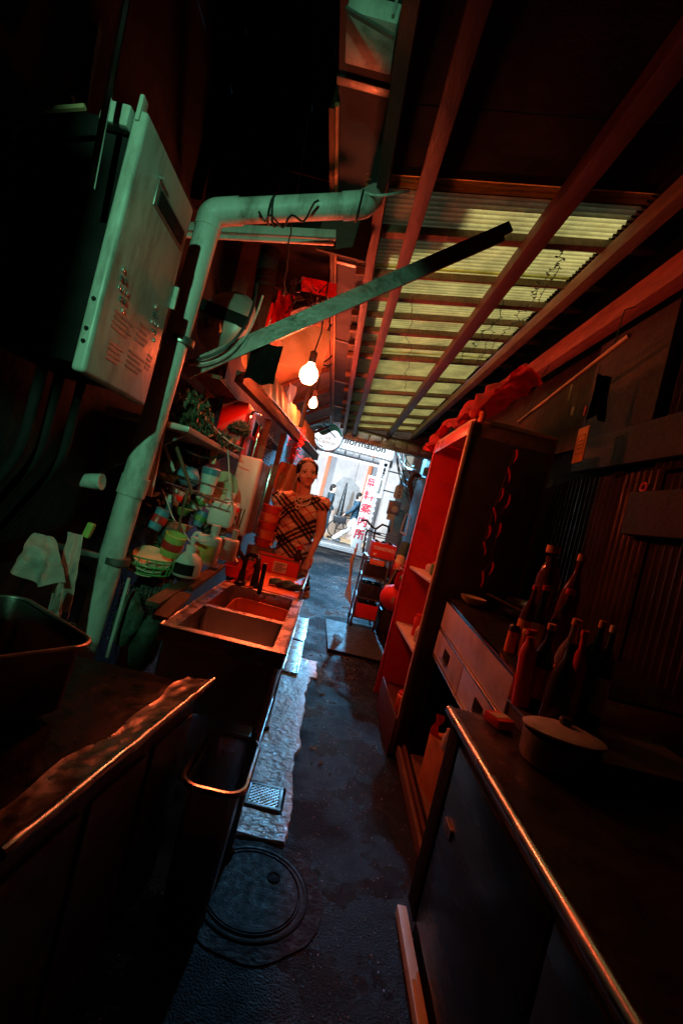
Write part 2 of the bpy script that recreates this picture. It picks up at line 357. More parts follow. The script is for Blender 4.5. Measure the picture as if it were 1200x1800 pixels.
# ragged concrete collar of the manhole
def ring(bm, cx, cy, r0, r1, z0, z1, n=90, rag=0.):
    a = []
    for k in range(n):
        t = 2*pi*k/n; q = r1*(1+rag*(noise.noise((cos(t)*2, sin(t)*2, 7)) + .5*noise.noise((cos(t)*9, sin(t)*9, 3))))
        a.append([bm.verts.new((cx+cos(t)*r, cy+sin(t)*r, z)) for r, z in ((r0, z0-.03), (r0, z1), (q*.97, z1*.8), (q, z0-.03))])
    for k in range(n):
        for i in range(3): bm.faces.new((a[k][i], a[(k+1)%n][i], a[(k+1)%n][i+1], a[k][i+1]))
    return bm
mc = (.045, 1.41)
t = thing('manhole', 'round iron manhole cover set in a ragged concrete ring', 'manhole', (mc[0], mc[1], 0))
mk('concrete_ring', ring(B(), *mc, .178, .232, -.004, .002, rag=.04), m_ringc, t)
bm = B(); lathe(bm, [(.176,-.02),(.176,.003),(.172,.005),(.164,.005),(.162,.003),(.154,.003),(.152,.006),(.149,.006),(.148,.001),(.146,.001)], (*mc, 0), 64)
mk('rim', bm, m_iron, t)
bm = B(); lathe(bm, [(.1455,-.02),(.1455,.003),(.143,.005),(0,.005)], (*mc, 0), 64)
lid = mk('lid', bm, m_iron, t)
bm = B(); lathe(bm, [(0,.0052),(.022,.0052),(.022,.0075),(.016,.0075),(.016,.0056),(0,.0056)], (mc[0]+.06, mc[1]+.06, 0), 20)
mk('lifting_hole', bm, m_dark, lid)
# square drain grate
gx0, gx1, gy0, gy1 = -.06, .088, 1.77, 1.915
t = thing('drain_grate', 'small square drain grate with diamond holes by the gutter strip', 'grate', (.014, 1.84, 0))
bm = B()
for lo, hi in (((gx0,gy0,0),(gx1,gy0+.014,.017)), ((gx0,gy1-.014,0),(gx1,gy1,.017)), ((gx0,gy0+.014,0),(gx0+.014,gy1-.014,.017)), ((gx1-.014,gy0+.014,0),(gx1,gy1-.014,.017))): box(bm, lo, hi, .002)
mk('frame', bm, m_steeld, t)
bm = B(); box(bm, (gx0+.014,gy0+.014,.0), (gx1-.014,gy1-.014,.005)); mk('well', bm, m_dark, t)
bm = B(); n = 6; w = (gx1-gx0-.032)
for k in range(-n, n+1):
    for s in (1, -1):
        a = []
        c0 = Vector(((gx0+gx1)/2, (gy0+gy1)/2, .012)); d = Vector((1, s, 0)).normalized(); p = Vector((-s, 1, 0)).normalized()*(k*w/n*.72)
        # clip the lattice bar to the frame
        ts = []
        for ax, lim in ((0, w/2), (1, w/2)):
            if abs(d[ax]) > 1e-6:
                for q in (-lim, lim):
                    tt = (q-p[ax])/d[ax]; pt = p+d*tt
                    if abs(pt[0]) <= w/2+1e-4 and abs(pt[1]) <= w/2+1e-4: ts.append(tt)
        if len(ts) >= 2 and max(ts)-min(ts) > .01: bar(bm, c0+p+d*min(ts)+Vector((0,0,.001*s)), c0+p+d*max(ts)+Vector((0,0,.001*s)), .0055, .006)
mk('lattice', bm, m_steel, t)
# channel drain gratings
for i, (y0, y1) in enumerate(((3.2, 3.98), (4.0, 4.83))):
    t = thing('channel_grate', ['near length of slotted steel channel grating beside the sinks', 'far length of slotted steel channel grating beside the drainboard'][i], 'grate', (0, y0, 0), 'channel gratings along the sinks')
    x0, x1 = -.075, .045; bm = B()
    box(bm, (x0,y0,-.01), (x0+.014,y1,.036), .002); box(bm, (x1-.014,y0,-.01), (x1,y1,.036), .002)
    mk('side_rail', bm, m_steel, t)
    bm = B(); k = int((y1-y0)/.026)
    for q in range(k): box(bm, (x0+.014,y0+.004+q*.026,.012), (x1-.014,y0+.018+q*.026,.03), .0015)
    mk('crossbar', bm, m_steel, t, kind='stuff')
    bm = B(); box(bm, (x0+.014,y0,-.02), (x1-.014,y1,.004)); mk('trough', bm, m_dark, t)
# steel plate on the ground
bm = B(); box(bm, (.4,3.98,.004), (.95,5.05,.016), .003, Matrix.Rotation(R(2),4,'Z')); mk('ground_plate', bm, m_concd, label='flat grey slab laid on the asphalt before the red crates', cat='slab')
# loose grit
gv, gf = [], []
for k in range(6500):
    x, y = rnd(.1,.62), rnd(1.0,9.5)
    if k > 2600: x, y = rnd(.03,.5), rnd(3.2,7.5)
    if rnd(0,1) < .35: x = rnd(-.5, 1.0)
    if (x < strip_edge(y)+.02 and y < 3.7) or (y < 5 and x < .05): continue
    s_ = rnd(.0008,.0022)*(1+.12*y); e_ = Euler((rnd(0,3),rnd(0,3),rnd(0,3))).to_matrix(); c_ = Vector((x, y, gz(x,y)+s_*.5)); i0 = len(gv)
    gv += [c_ + e_ @ Vector(q)*s_ for q in ((1,0,0),(-1,0,0),(0,1.2,0),(0,-1.2,0),(0,0,.8),(0,0,-.8))]
    gf += [tuple(i0+j for j in q) for q in ((0,2,4),(2,1,4),(1,3,4),(3,0,4),(2,0,5),(1,2,5),(3,1,5),(0,3,5))]
me = bpy.data.meshes.new('grit'); me.from_pydata(gv, [], gf); link('grit', me, m_conc, kind='stuff', label='loose pale grit scattered over the asphalt')
def leaf_scrap(x, y, l, a, nm, lab, m):
    bm = B(); sheet(bm, lambda u, v: Vector((x,y,gz(x,y)+.006)) + RZ(a) @ Vector(((u-.5)*l, (v-.5)*l*.4*(1-.5*abs(2*u-1)), .006*sin(u*5+v*3))), 6, 3, .0015); mk(nm, bm, m, label=lab, cat='litter')
leaf_scrap(.2,2.32,.035,.2,'paper_scrap','pale scrap of paper on the asphalt beside the strip',m_cream)
leaf_scrap(.245,2.2,.03,1,'paper_scrap','second pale scrap of paper lying further from the strip',m_cream)
leaf_scrap(.23,3.0,.04,.5,'dead_leaf','small curled leaf on the asphalt level with the sink',m_ortag)

# ================================================================ ALLEY WALLS
def wallbox(name, lo, hi, m, label, bev=0): 
    bm = B(); box(bm, lo, hi, bev); return mk(name, bm, m, label=label, cat='wall')
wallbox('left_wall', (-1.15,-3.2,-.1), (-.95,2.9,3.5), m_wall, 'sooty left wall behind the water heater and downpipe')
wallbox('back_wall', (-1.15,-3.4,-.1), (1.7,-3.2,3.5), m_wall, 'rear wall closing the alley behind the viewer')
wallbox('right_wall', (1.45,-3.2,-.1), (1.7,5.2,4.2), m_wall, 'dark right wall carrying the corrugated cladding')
wallbox('left_shop_wall', (-1.3,2.9,-.1), (-.86,11.4,4.4), m_brick, 'shop wall on the left beyond the sinks')
wallbox('right_far_wall', (1.5,5.2,-.1), (1.9,11.4,4.6), m_concd, 'grey wall behind the utility pole on the right')
t = thing('overhead_wall', 'dark board wall above the cross rail between left wall and gutter', 'wall', (-.65,2.1,2.4))
for i in range(4):
    bm = B(); z0 = 2.40+.27*i; box(bm, (-.95,2.1,z0), (-.36,2.13+.004*(i%2),z0+.262), .003); mk('plank', bm, m_dark, t)
bm = B(); box(bm, (-.955,2.05,2.4), (-.90,2.098,3.4), .004); mk('stud', bm, m_dark, t)
bm = B(); bar(bm, (-.62,2.06,2.42), (-.5,2.06,3.3), .04, .05); mk('stud', bm, m_dark, t)
# cladding: corrugated sheets on the right wall, ridges upright
t = thing('corrugated_cladding', 'dark ribbed metal cladding covering the right wall', 'cladding', (1.4,2,0))
def corr_sheet(x, y0, y1, z0, z1, amp=.009, per=.045):
    n = int((y1-y0)/per*6)
    return sheet(B(), lambda u, v: Vector((x - amp*sin(2*pi*(y0+(y1-y0)*u)/per), y0+(y1-y0)*u, z0+(z1-z0)*v)), n, 1, .002)
for i, (x, y0, y1, z0, z1) in enumerate(((1.40,.2,1.15,.0,1.75),(1.415,1.1,2.05,.0,1.72),(1.40,2.0,2.95,.0,1.74),(1.415,2.9,3.85,.0,1.72),(1.40,3.8,5.1,0,1.72),
        (1.40,.2,1.2,2.0,2.6),(1.415,1.15,2.1,1.74,2.62),(1.40,2.78,3.7,1.95,2.62),(1.415,3.65,5.1,1.7,2.62))):
    mk('corrugated_sheet', corr_sheet(x,y0,y1,z0,z1), m_corr, t)
# upper boards between the sheets
bm = B(); box(bm, (1.36,1.55,1.78), (1.4,2.76,1.98), .004); mk('board', bm, m_woodd, t)
bm = B(); box(bm, (1.33,1.5,1.42), (1.385,2.1,1.62), .004); mk('board', bm, m_woodd, t)
bm = B(); box(bm, (1.36,2.12,1.98), (1.4,2.76,2.58), .004); mk('board', bm, m_woodd, t)

# ================================================================ ROOF
def rz(x): return 2.585 + .19*x
roof = thing('lean_to_roof', 'lean-to roof of yellowed translucent corrugated sheets on red timber rafters', 'roof', (.5,4.5,2.6))
def roof_sheet(x0, x1, y0, y1, dz=0):
    per = .034; n = int((y1-y0)/per*6)
    return sheet(B(), lambda u, v: Vector((x0+(x1-x0)*v, y0+(y1-y0)*u, rz(x0+(x1-x0)*v)+.055+dz+.0085*sin(2*pi*(y0+(y1-y0)*u)/per))), n, 3)
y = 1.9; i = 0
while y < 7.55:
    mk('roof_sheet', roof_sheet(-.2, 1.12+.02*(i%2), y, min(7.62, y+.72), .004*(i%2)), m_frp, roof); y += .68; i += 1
RAFT = ((-.115,.045,m_woodr),(.05,.06,m_woodr),(.62,.075,m_woodr),(1.02,.06,m_wood))
for x, w, m in RAFT:
    bm = B(); box(bm, (x-w/2,.2,rz(x)-.09), (x+w/2,7.7,rz(x)-.004), .004); mk('rafter', bm, m, roof)
for k, (yb, th) in enumerate(((2.23,.05),(2.62,.02),(2.90,.055),(3.17,.02),(3.45,.055),(3.73,.02),(4.02,.055),(4.6,.055),(5.2,.055),(5.8,.055),(6.4,.055),(7.0,.055),(7.5,.055))):
    bm = B(); bar(bm, (-.2,yb,rz(-.2)+.02), (1.24,yb,rz(1.24)+.02), th, .04, bev=.003); mk('batten', bm, m_wood, roof)
# main beam against the right wall
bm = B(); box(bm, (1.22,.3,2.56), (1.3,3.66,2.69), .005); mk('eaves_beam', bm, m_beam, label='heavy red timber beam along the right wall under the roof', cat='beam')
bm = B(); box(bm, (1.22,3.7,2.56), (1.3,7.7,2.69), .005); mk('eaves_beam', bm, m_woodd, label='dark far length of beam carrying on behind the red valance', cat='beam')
bm = B(); bar(bm, (1.13,.2,rz(1.26)+.075), (1.13,7.7,rz(1.26)+.075), .012, .11); bar(bm, (1.3,.2,2.84), (1.3,7.7,2.84), .6, .02); mk('roof_flashing', bm, m_dark, roof)
# opaque near roof of boards
t = thing('board_roof', 'black boarded roof over the near end of the alley', 'roof', (.3,0,2.8))
for i in range(13):
    y0 = -3.2+.4*i; bm = B(); y1 = y0+.394 if i < 12 else 1.995
    bar(bm, (-.14,(y0+y1)/2,rz(-.14)+.09), (1.6,(y0+y1)/2,rz(1.6)+.09), y1-y0, .02); mk('plank', bm, m_dark, t)
bm = B(); box(bm, (-1.2,-3.3,3.3), (-.12,2.14,3.34)); mk('plank', bm, m_dark, t)
bm = B(); box(bm, (-.13,-3.3,2.66), (-.1,2.0,3.4)); mk('fascia', bm, m_dark, t)
bm = B(); bar(bm, (-.13,1.975,rz(-.13)+.16), (1.5,1.975,rz(1.5)+.16), .03, .2); mk('end_board', bm, m_dark, t)
bm = B(); box(bm, (-1.3,2.12,2.74), (-.1,7.7,2.77)); mk('sky_blocker', bm, m_woodd, label='dark cap added over the left stall to shut out sky light', cat='roof')  # added cap, blocks sky light from the left shop wall
# gutter
t = thing('box_gutter', 'long grey box gutter hanging along the left edge of the roof', 'gutter', (-.24,4,2.55))
bm = B(); box(bm, (-.325,.55,2.60), (-.128,7.45,2.604)); box(bm, (-.325,.55,2.604), (-.321,7.45,2.72)); box(bm, (-.132,.55,2.604), (-.128,7.45,2.72)); mk('trough', bm, m_gut, t)
bm = B(); box(bm, (-.352,1.6,2.565), (-.33,7.48,2.70), .004); mk('fascia_board', bm, m_wood, t)
bm = B(); tube(bm, [(-.326,1.6,2.585),(-.326,7.48,2.585)], .009, 8); mk('lip', bm, m_ply, t)
for y in (1.5,2.6,3.8,5.0,6.2,7.3):
    bm = B(); box(bm, (-.329,y,2.588), (-.124,y+.03,2.598), .002); mk('strap', bm, m_steeld, t)
bm = B(); box(bm, (-.36,2.08,2.34), (-.128,2.096,2.598), .003); mk('lamp_shield', bm, m_woodd, t)  # board added to keep red lamp light off the near gutter
a = PY(612,2,1.25); b = PY(698,42,1.25)
t = thing('hopper_box', 'pale hopper box hanging under the gutter at the very top', 'box', (a.x,1.25,b.z))
bm = B(); box(bm, (a.x,1.25,b.z), (b.x,1.4,2.596), .006); mk('body', bm, m_enamel, t)
bm = B(); box(bm, (b.x-.02,1.238,b.z+.01), (b.x-.012,1.2495,2.59), .001); mk('seam', bm, m_enameld, t)
bm = B(); bar(bm, (a.x,1.24,2.53), (b.x,1.24,2.49), .012, .008); mk('strap', bm, m_steeld, t)
# fascia header at the far end of the roof
t = thing('end_header', 'dark header beam across the far end of the roof', 'beam', (.5,7.72,2.4))
bm = B(); box(bm, (-.12,7.72,2.44), (1.5,7.8,2.64), .006); mk('beam', bm, m_steeld, t)
bm = B(); box(bm, (-.12,7.68,2.645), (1.5,7.86,2.9), .004); mk('board', bm, m_woodd, t)
for i in range(7):
    bm = B(); box(bm, (-.1+.22*i,7.700,2.50), (.08+.22*i,7.718,2.60), .003); mk('panel', bm, m_enameld, t)
# cables and creeper lying on the roof sheets
def cable(name, pts, r, m, label, cat='cable', n=6, parent=None):
    bm = B(); tube(bm, pts, r, n); return mk(name, bm, m, parent, label, cat) if label else mk(name, bm, m, parent)
def wav(a, b, n, amp, seed):
    a, b = Vector(a), Vector(b); return [a.lerp(b, i/n) + Vector((amp*noise.noise((i*.6,seed,0)), amp*noise.noise((i*.6,seed,5)), amp*.4*noise.noise((i*.6,seed,9)))) for i in range(n+1)]
def rp(px, py): 
    p = PZ(px, py, 2.66)
    for _ in range(4): p = PZ(px, py, rz(p.x)-.0+.0)
    return p
for k, (a, b) in enumerate((((905,480),(820,690)),((985,470),(860,660)),((960,500),(835,640)),((725,520),(712,700)),((1010,430),(930,520)),((875,560),(800,640)))):
    p, q = rp(*a), rp(*b); bm = B(); pts = wav(p, q, 26, .05, k*3.1); tube(bm, pts, .0022, 5)
    for z in pts[1:-1:1]:
        if rnd(0,1) < (.9 if k != 3 else .2):
            ball(bm, z+Vector((rnd(-.012,.012),rnd(-.012,.012),0)), (rnd(.004,.011),rnd(.004,.009),.003), 1)
    mk('creeper', bm, m_net, label=['thin dry creeper crossing the middle roof panes','longest dry creeper right of the middle rafter','creeper strand beside the longest one on the roof','thin black wire drooping left of the middle rafter','short creeper tuft near the highest bright pane','short creeper above the red valance'][k], cat='creeper' if k != 3 else 'wire')

# ================================================================ STREET BEYOND THE ALLEY MOUTH
SZ = .25
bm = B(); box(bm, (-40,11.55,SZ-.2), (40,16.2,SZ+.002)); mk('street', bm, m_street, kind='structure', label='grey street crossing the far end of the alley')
bm = B(); box(bm, (-40,15.1,SZ-.2), (40,40,SZ+.012), .004); mk('pavement', bm, mat('beige_paving', (.5,.38,.24), .6, 0, .2, 4, .2, 30), kind='structure', label='beige pavement on the far side of the street')
for i, (y, w) in enumerate(((11.75,.09),(12.35,.05),(13.0,.07))):
    bm = B(); box(bm, (-8,y,SZ+.002), (8,y+w,SZ+.007)); mk('road_marking', bm, m_line, kind='structure', label=['white line nearest the alley mouth','thin white line in the street','farther white street line'][i])
# gateway at the alley mouth
gt = thing('alley_gateway', 'steel gateway framing the bright street at the end of the alley', 'gateway', (.2,11.5,SZ))
bm = B(); box(bm, (-.82,11.45,SZ), (-.74,11.6,2.9), .006); mk('post', bm, m_plb, gt)
bm = B(); box(bm, (-.90,11.40,SZ), (-.835,11.6,2.9), .006); mk('post', bm, m_whtp, gt)
bm = B(); box(bm, (1.02,11.45,SZ), (1.14,11.6,2.9), .006); mk('post', bm, m_whtp, gt)
bm = B(); box(bm, (-.95,11.42,2.60), (1.2,11.62,2.76), .006); mk('lintel', bm, m_steeld, gt)
for i in range(5):
    bm = B(); box(bm, (-.72+.36*i,11.405,2.63), (-.40+.36*i,11.418,2.73), .003); mk('panel', bm, m_whtp, gt)
for i in range(17):
    bm = B(); ball(bm, (1.005, 11.43, .5+.135*i), .02, 1); mk('led_lamp', bm, m_led, gt)
sg = thing('information_sign', 'white sign band lettered Information above the alley mouth', 'sign', (.3,11.35,2.8))
bm = B(); box(bm, (-.72,11.3,2.80), (1.16,11.4,3.12), .008); mk('panel', bm, m_signlit, sg)
text('lettering', 'Information', .25, m_tape, face_M((.35,11.294,2.97), (1,0,0), (0,0,1)), sg, bold=.006)
bm = B(); tube(bm, [(-.55,11.27,2.785),(1.12,11.27,2.785)], .018, 8); mk('lit_tube', bm, m_led, sg)
# white canopy above the sign
cp = thing('street_canopy', 'white translucent canopy with steel ribs above the sign band', 'canopy', (.4,10.5,3.3))
for i in range(5):
    x0 = -.6+.42*i; bm = B(); sheet(bm, lambda u, v: Vector((x0+.40*u, 9.6+1.75*v, 3.62-.4*v+.02*sin(u*18))), 14, 4); mk('canopy_sheet', bm, m_canopy, cp)
for i in range(6):
    x0 = -.62+.42*i; bm = B(); bar(bm, (x0,9.55,3.60), (x0,11.4,3.18), .02, .03); mk('rib', bm, m_steeld, cp)
for q in ((9.6,3.58),(11.38,3.16)):
    bm = B(); bar(bm, (-.7,*q), (1.6,*q), .03, .05); mk('edge_rail', bm, m_steeld, cp)
# far facade across the street
m_fac = mat('pale_facade', (.62,.6,.6), .7, 0, .22, .9, .2, 20, dirt=(.38,.38,.4), dscale=.8, damt=.8)
fw = thing('far_facade', 'pale shop facade across the street with orange pillars', 'building', (0,17.6,SZ))
for i in range(9):
    bm = B(); box(bm, (-5.4+1.2*i,17.6,SZ), (-4.21+1.2*i,17.9,4.2), .01); mk('wall_panel', bm, m_fac, fw)
bm = B(); box(bm, (-5.4,17.3,4.2), (5.4,18.2,7.5), .02); mk('upper_storey', bm, m_fac, fw)
for x in (-3.2,-.55,1.05,3.4):
    bm = B(); box(bm, (x-.07,17.42,SZ), (x+.07,17.595,4.19), .01); mk('pillar', bm, mat('orange_pillar', (.7,.22,.1), .5, 0, .2, 3), fw)
bm = B()
pts = [PY(x,y,17.55) for x,y in ((583,868),(592,848),(604,838),(618,842),(630,856),(634,876),(630,900),(588,900))]
prism(bm, pts, (0,-.03,0)); mk('mural_patch', bm, mat('grey_mural', (.4,.42,.44), .7, 0, .35, 3, .1, 20), fw)
# vertical kanji banner
kb = thing('kanji_banner', 'tall white banner with red kanji beside the right gatepost', 'banner', (.9,12.7,SZ))
bm = B(); box(bm, (.76,12.7,.33), (1.04,12.74,2.4), .006); mk('panel', bm, m_whtp, kb)
for i, ch in enumerate('無料案内所'):
    text('kanji', ch, .3, m_prred, face_M((.90,12.692,2.2-.37*i), (1,0,0), (0,0,1)), kb, bold=.006)
# vertical shop sign
vs = thing('vertical_sign', 'narrow upright lightbox sign with sideways black lettering and round emblem', 'sign', (1.0,10.6,1.75))
a = PY(683,812,10.6); b = PY(662,874,10.6)
x0, x1, z0, z1 = a.x-.19, a.x+.03, b.z, a.z
bm = B(); box(bm, (x0,10.6,z0), (x1,10.72,z1), .012); mk('casing', bm, m_signlit, vs)
text('lettering', 'Shimano House', .1, m_tape, face_M((.4*x0+.6*x1,10.594,z0+.4), (0,0,1), (-1,0,0)), vs, bold=.003)
bm = B(); lathe(bm, [(0,0),(.045,0),(.045,.004),(.03,.004),(.03,.001),(0,.001)], ((x0+x1)/2+.03,10.598,z1-.09), 20, RX(R(90))); mk('emblem', bm, m_tape, vs)
for q in range(2):
    bm = B(); box(bm, ((x0+x1)/2,10.59,z1-.24-.07*q), ((x0+x1)/2+.055,10.598,z1-.19-.07*q), .002); mk('emblem', bm, m_tape, vs)
for q in (z1-.2, z0+.2):
    bm = B(); bar(bm, (x1,10.66,q), (1.5,10.66,q), .03, .03); mk('bracket', bm, m_steeld, vs)
# street lamps: one LED spot over the canopy and strip light under the sign (both lit in view)
def area(name, loc, tgt, size, e, col, parent=None, sy=None):
    l = bpy.data.lights.new(name, 'AREA'); l.energy = e; l.color = col; l.size = size
    if sy: l.shape = 'RECTANGLE'; l.size_y = sy
    o = bpy.data.objects.new(name, l); C.objects.link(o); o.location = loc
    o.rotation_euler = (Vector(tgt)-Vector(loc)).to_track_quat('-Z', 'Y').to_euler(); return o
def point(name, loc, e, col, r=.03):
    l = bpy.data.lights.new(name, 'POINT'); l.energy = e; l.color = col; l.shadow_soft_size = r
    o = bpy.data.objects.new(name, l); C.objects.link(o); o.location = loc; return o
fl = thing('flood_lamp', 'bright bluish LED flood lamp under the end of the roof', 'lamp', tuple(PY(680,766,9.4)))
p = Vector(fl.location)
bm = B(); obox(bm, p+Vector((0,.06,.03)), (.16,.05,.1), RX(R(20)), .008); mk('housing', bm, m_plb, fl)
bm = B(); obox(bm, p+Vector((0,.02,.02)), (.12,.012,.06), RX(R(20)), .004); mk('lens', bm, m_led, fl)
bm = B(); bar(bm, p+Vector((0,.07,.06)), p+Vector((0,.12,.6)), .02, .02); mk('bracket', bm, m_steeld, fl)
area('flood_light', p+Vector((0,-.02,.0)), (.2,4.2,0), .12, 450, (.15,.56,1))
area('sign_light', (-.45,11.72,2.54), (.3,16.4,1.2), .1, 380, (.6,.82,1))
bm = B(); tube(bm, [(-.6,11.66,2.58),(.95,11.66,2.58)], .018, 8); mk('lit_tube', bm, m_led, gt)
# ================================================================ LEFT SIDE, NEAR
V = Vector
# downpipe
pt = thing('downpipe', 'fat pale plastic downpipe jogging down the left wall from the gutter', 'pipe', (-.73,1.65,.4))
top = PY(372,374,1.65); j1 = PY(283,695,1.65); j2 = PY(242,828,1.65); bot = PY(152,1130,1.65); bot2 = PY(120,1215,1.65)
hz0 = PY(612,362,1.65)
bm = B(); tube(bm, arc_path([(top.x,1.65,top.z-.06), j1, j2, bot, bot2], .05, 5), [.041]*7+[.045]*99 if False else .043, 20); mk('upright', bm, m_pvc, pt)
bm = B(); tube(bm, arc_path([(top.x,1.65,top.z-.062), (top.x,1.65,top.z), (top.x+.1,1.65,top.z+.033)], .045, 7), .046, 20); mk('elbow', bm, m_pvc, pt)
bm = B(); tube(bm, [(top.x+.09,1.65,top.z+.03), hz0], .042, 20); mk('crossrun', bm, m_pvc, pt)
bm = B(); tube(bm, arc_path([hz0-V((.02,0,.007)), hz0+V((.05,0,.017)), hz0+V((.062,.34,.30))], .06, 7), .046, 20); mk('elbow', bm, m_pvc, pt)
bm = B(); tube(bm, [j2+V((.002,0,-.02)), j2+V((-.004,0,-.09))], .0485, 20); mk('coupling', bm, m_pvc, pt)
for p in (PY(205,985,1.65), PY(318,600,1.65)):
    bm = B(); tube(bm, [p+V((0,0,.012)), p-V((0,0,.012))], .047, 20); box(bm, p+V((-.24,-.01,-.01)), p+V((-.04,.01,.01)), .002); mk('pipe_clip', bm, m_steeld, pt)
# thin conduit beside it
bm = B(); tube(bm, arc_path([PY(303,660,1.75), PY(290,735,1.75), PY(262,872,1.75)], .05), .012, 10); mk('hose', bm, m_pvc, label='thin pale hose hanging beside the fat downpipe', cat='hose')
bm = B(); tube(bm, [PY(200,1010,1.62)+V((.055,0,0)), PY(166,1150,1.62)+V((.045,0,0))], .006, 8); mk('conduit', bm, m_pvc, label='thin conduit running down right behind the lower downpipe', cat='pipe')
# black cables slung over the cross run
def sling(px0, px1, y, sag, r, label):
    a, b = PY(*px0, y), PY(*px1, y); n = 18
    return cable('cable', [a.lerp(b, i/n) + V((0, .03*sin(i), -sag*4*(i/n)*(1-i/n))) for i in range(n+1)], r, m_rub, label)
bm = B(); c = PY(470,368,1.65); tube(bm, [c+V((.02*sin(t*.35)+.012*t*.2, cos(t)*.047, sin(t)*.047)) for t in [k*.3 for k in range(40)]], .004, 6); mk('cable', bm, m_rub, label='black cable wound around the cross run of the downpipe', cat='cable')
bm = B(); c = PY(628,362,1.65); tube(bm, [c+V((.012*sin(t*.5), cos(t)*.05, sin(t)*.05)) for t in [k*.3 for k in range(23)]], .004, 6); mk('cable', bm, m_rub, label='black cable looped round the elbow at the gutter', cat='cable')
sling((455,372),(560,360),1.6,.05,.004,'black cable sagging below the cross run')
bm = B(); tube(bm, bez(PY(640,338,1.62), PY(665,350,1.62), PY(690,340,1.62), PY(720,336,1.62)), .005, 8); mk('cable', bm, m_pvc, label='pale cable end poking right from the gutter elbow', cat='cable')
cable('wire', [PY(540,215,1.95), PY(528,300,1.95), PY(520,352,1.95)], .004, m_steeld, 'thin wire hanging from above onto the cross run', 'wire')
cable('wire', wav(PY(512,395,1.7), PY(498,520,2.0), 10, .01, 4), .003, m_rub, 'thin black wire hanging below the cross rail', 'wire')
# cross rail
rl = thing('cross_rail', 'square steel rail bridging the left wall and the gutter', 'rail', (-.5,2,2.3))
a, b = PY(378,403,2.0), PY(590,414,2.0); a.x = -.94; a.z = a.z - .03
bm = B(); bar(bm, a, b, .03, .035, bev=.003); mk('rail', bm, m_enamel, rl)
bm = B(); tube(bm, [a+V((0,.0,-.034)), b+V((0,0,-.034))], .011, 10); mk('lower_rod', bm, m_enamel, rl)
# diagonal strut
a, b = PY(318,655,1.9), PY(900,401,1.9)
st = thing('diagonal_strut', 'long flat steel strut rising diagonally from the left wall to the roof', 'strut', (a.x,1.9,a.z))
d = (b-a).normalized(); nrm = V((d.z,0,-d.x))
bm = B(); prism(bm, [a-nrm*.034, a+d*.02+nrm*.034, b+nrm*.034-d*.05, b+nrm*.012-d*.045, b+nrm*.010, b-nrm*.034], (0,.012,0)); mk('blade', bm, m_steeld, st)
bm = B(); prism(bm, [a-nrm*.034+V((0,.0122,0)), a+nrm*-.027+V((0,.0122,0)), b+nrm*-.027+V((0,.0122,0)), b-nrm*.034+V((0,.0122,0))], (0,.035,0)); mk('flange', bm, m_steeld, st)
for k in (.06,.93): 
    bm = B(); lathe(bm, [(0,-.008),(.012,-.008),(.012,0),(0,0)], a.lerp(b,k)+V((0,0,0)), 6, RX(R(-90))); mk('bolt', bm, m_steel, st)
cable('cable', bez(PY(332,634,1.86), PY(400,628,1.86), PY(445,580,1.86), PY(452,500,1.95), 18), .006, m_rub, 'black cable curving along the lower end of the strut')
cable('cable', bez(PY(332,642,1.86), PY(420,636,1.86), PY(440,590,1.88), PY(462,520,1.97), 18), .004, m_pvc, 'pale cable running beside the black one over the strut')
c_ = PY(462,640,1.93); bm = B(); sheet(bm, lambda u, v: c_+V(((u-.5)*.13, .01*sin(u*9+v*3), .09-.17*v+.006*sin(u*8))), 16, 10, .003); mk('red_light_flag', bm, m_dark, label='dark cloth added under the strut to shield the heater from red light', cat='rag')  # added cloth, stops the red bulb from lighting the heater front
# gas water heater
wh = thing('water_heater', 'tall wall-hung gas water heater with exhaust slot beside the downpipe', 'heater', (-.74,1.22,1.36))
y0, y1, z0, z1, xf_ = 1.06, 1.405, 1.37, 1.99, -.63
bm = B(); box(bm, (-.88,y0+.025,z0+.02), (-.664,y1-.02,z1-.02), .006); mk('case', bm, m_dark, wh)
bm = B(); box(bm, (-.663,y0,z0), (xf_,y1,z1), .011, seg=3); cov = mk('front_cover', bm, m_enamel, wh)
bm = B(); box(bm, (xf_-.01,1.17,1.845), (xf_+.004,1.375,1.905), .01); fr = mk('exhaust_outlet', bm, m_steeld, wh)
bm = B(); box(bm, (xf_+.0042,1.185,1.855), (xf_+.007,1.365,1.895), .002); mk('slot', bm, m_dark, fr)
for q in range(2):
    for i in range(3):
        for j in range(3):
            bm = B(); obox(bm, (xf_+.0015, 1.115+.02*j+.2*q, 1.60+.022*i-.02*j+.0*q), (.004,.008,.012), None, .002); mk('louvre', bm, m_plb if (i+j)%2 else m_chrome, cov)
bm = B(); box(bm, (-.73,y0-.012,1.935), (-.664,y0+.02,1.985), .006); mk('bracket', bm, m_enamel, wh)
bm = B(); box(bm, (-.655,y0-.006,1.96), (-.645,y0+.02,2.02), .003); mk('bracket', bm, m_enamel, wh)
bm = B(); tube(bm, [(xf_+.002,1.17,1.915),(xf_+.012,1.17,1.915)], .006, 10); mk('screw', bm, m_chrome, cov)
for q, (yy, zz, w, h) in enumerate(((1.12,1.505,.10,.05),(1.25,1.52,.07,.06),(1.13,1.43,.07,.05),(1.23,1.44,.10,.055),(1.34,1.47,.035,.05))):
    for k in range(4):
        bm = B(); box(bm, (xf_+.0006,yy,zz+h*k/4), (xf_+.0014,yy+w*(1 if k%2 else .8),zz+h*k/4+h*.13)); mk('print_line', bm, m_grey, cov)
for zz in (1.44,1.47,1.54):
    bm = B(); tube(bm, [(-.647,y0-.004,zz),(-.647,y0+.002,zz)], .005, 8); mk('screw', bm, m_dark, cov)
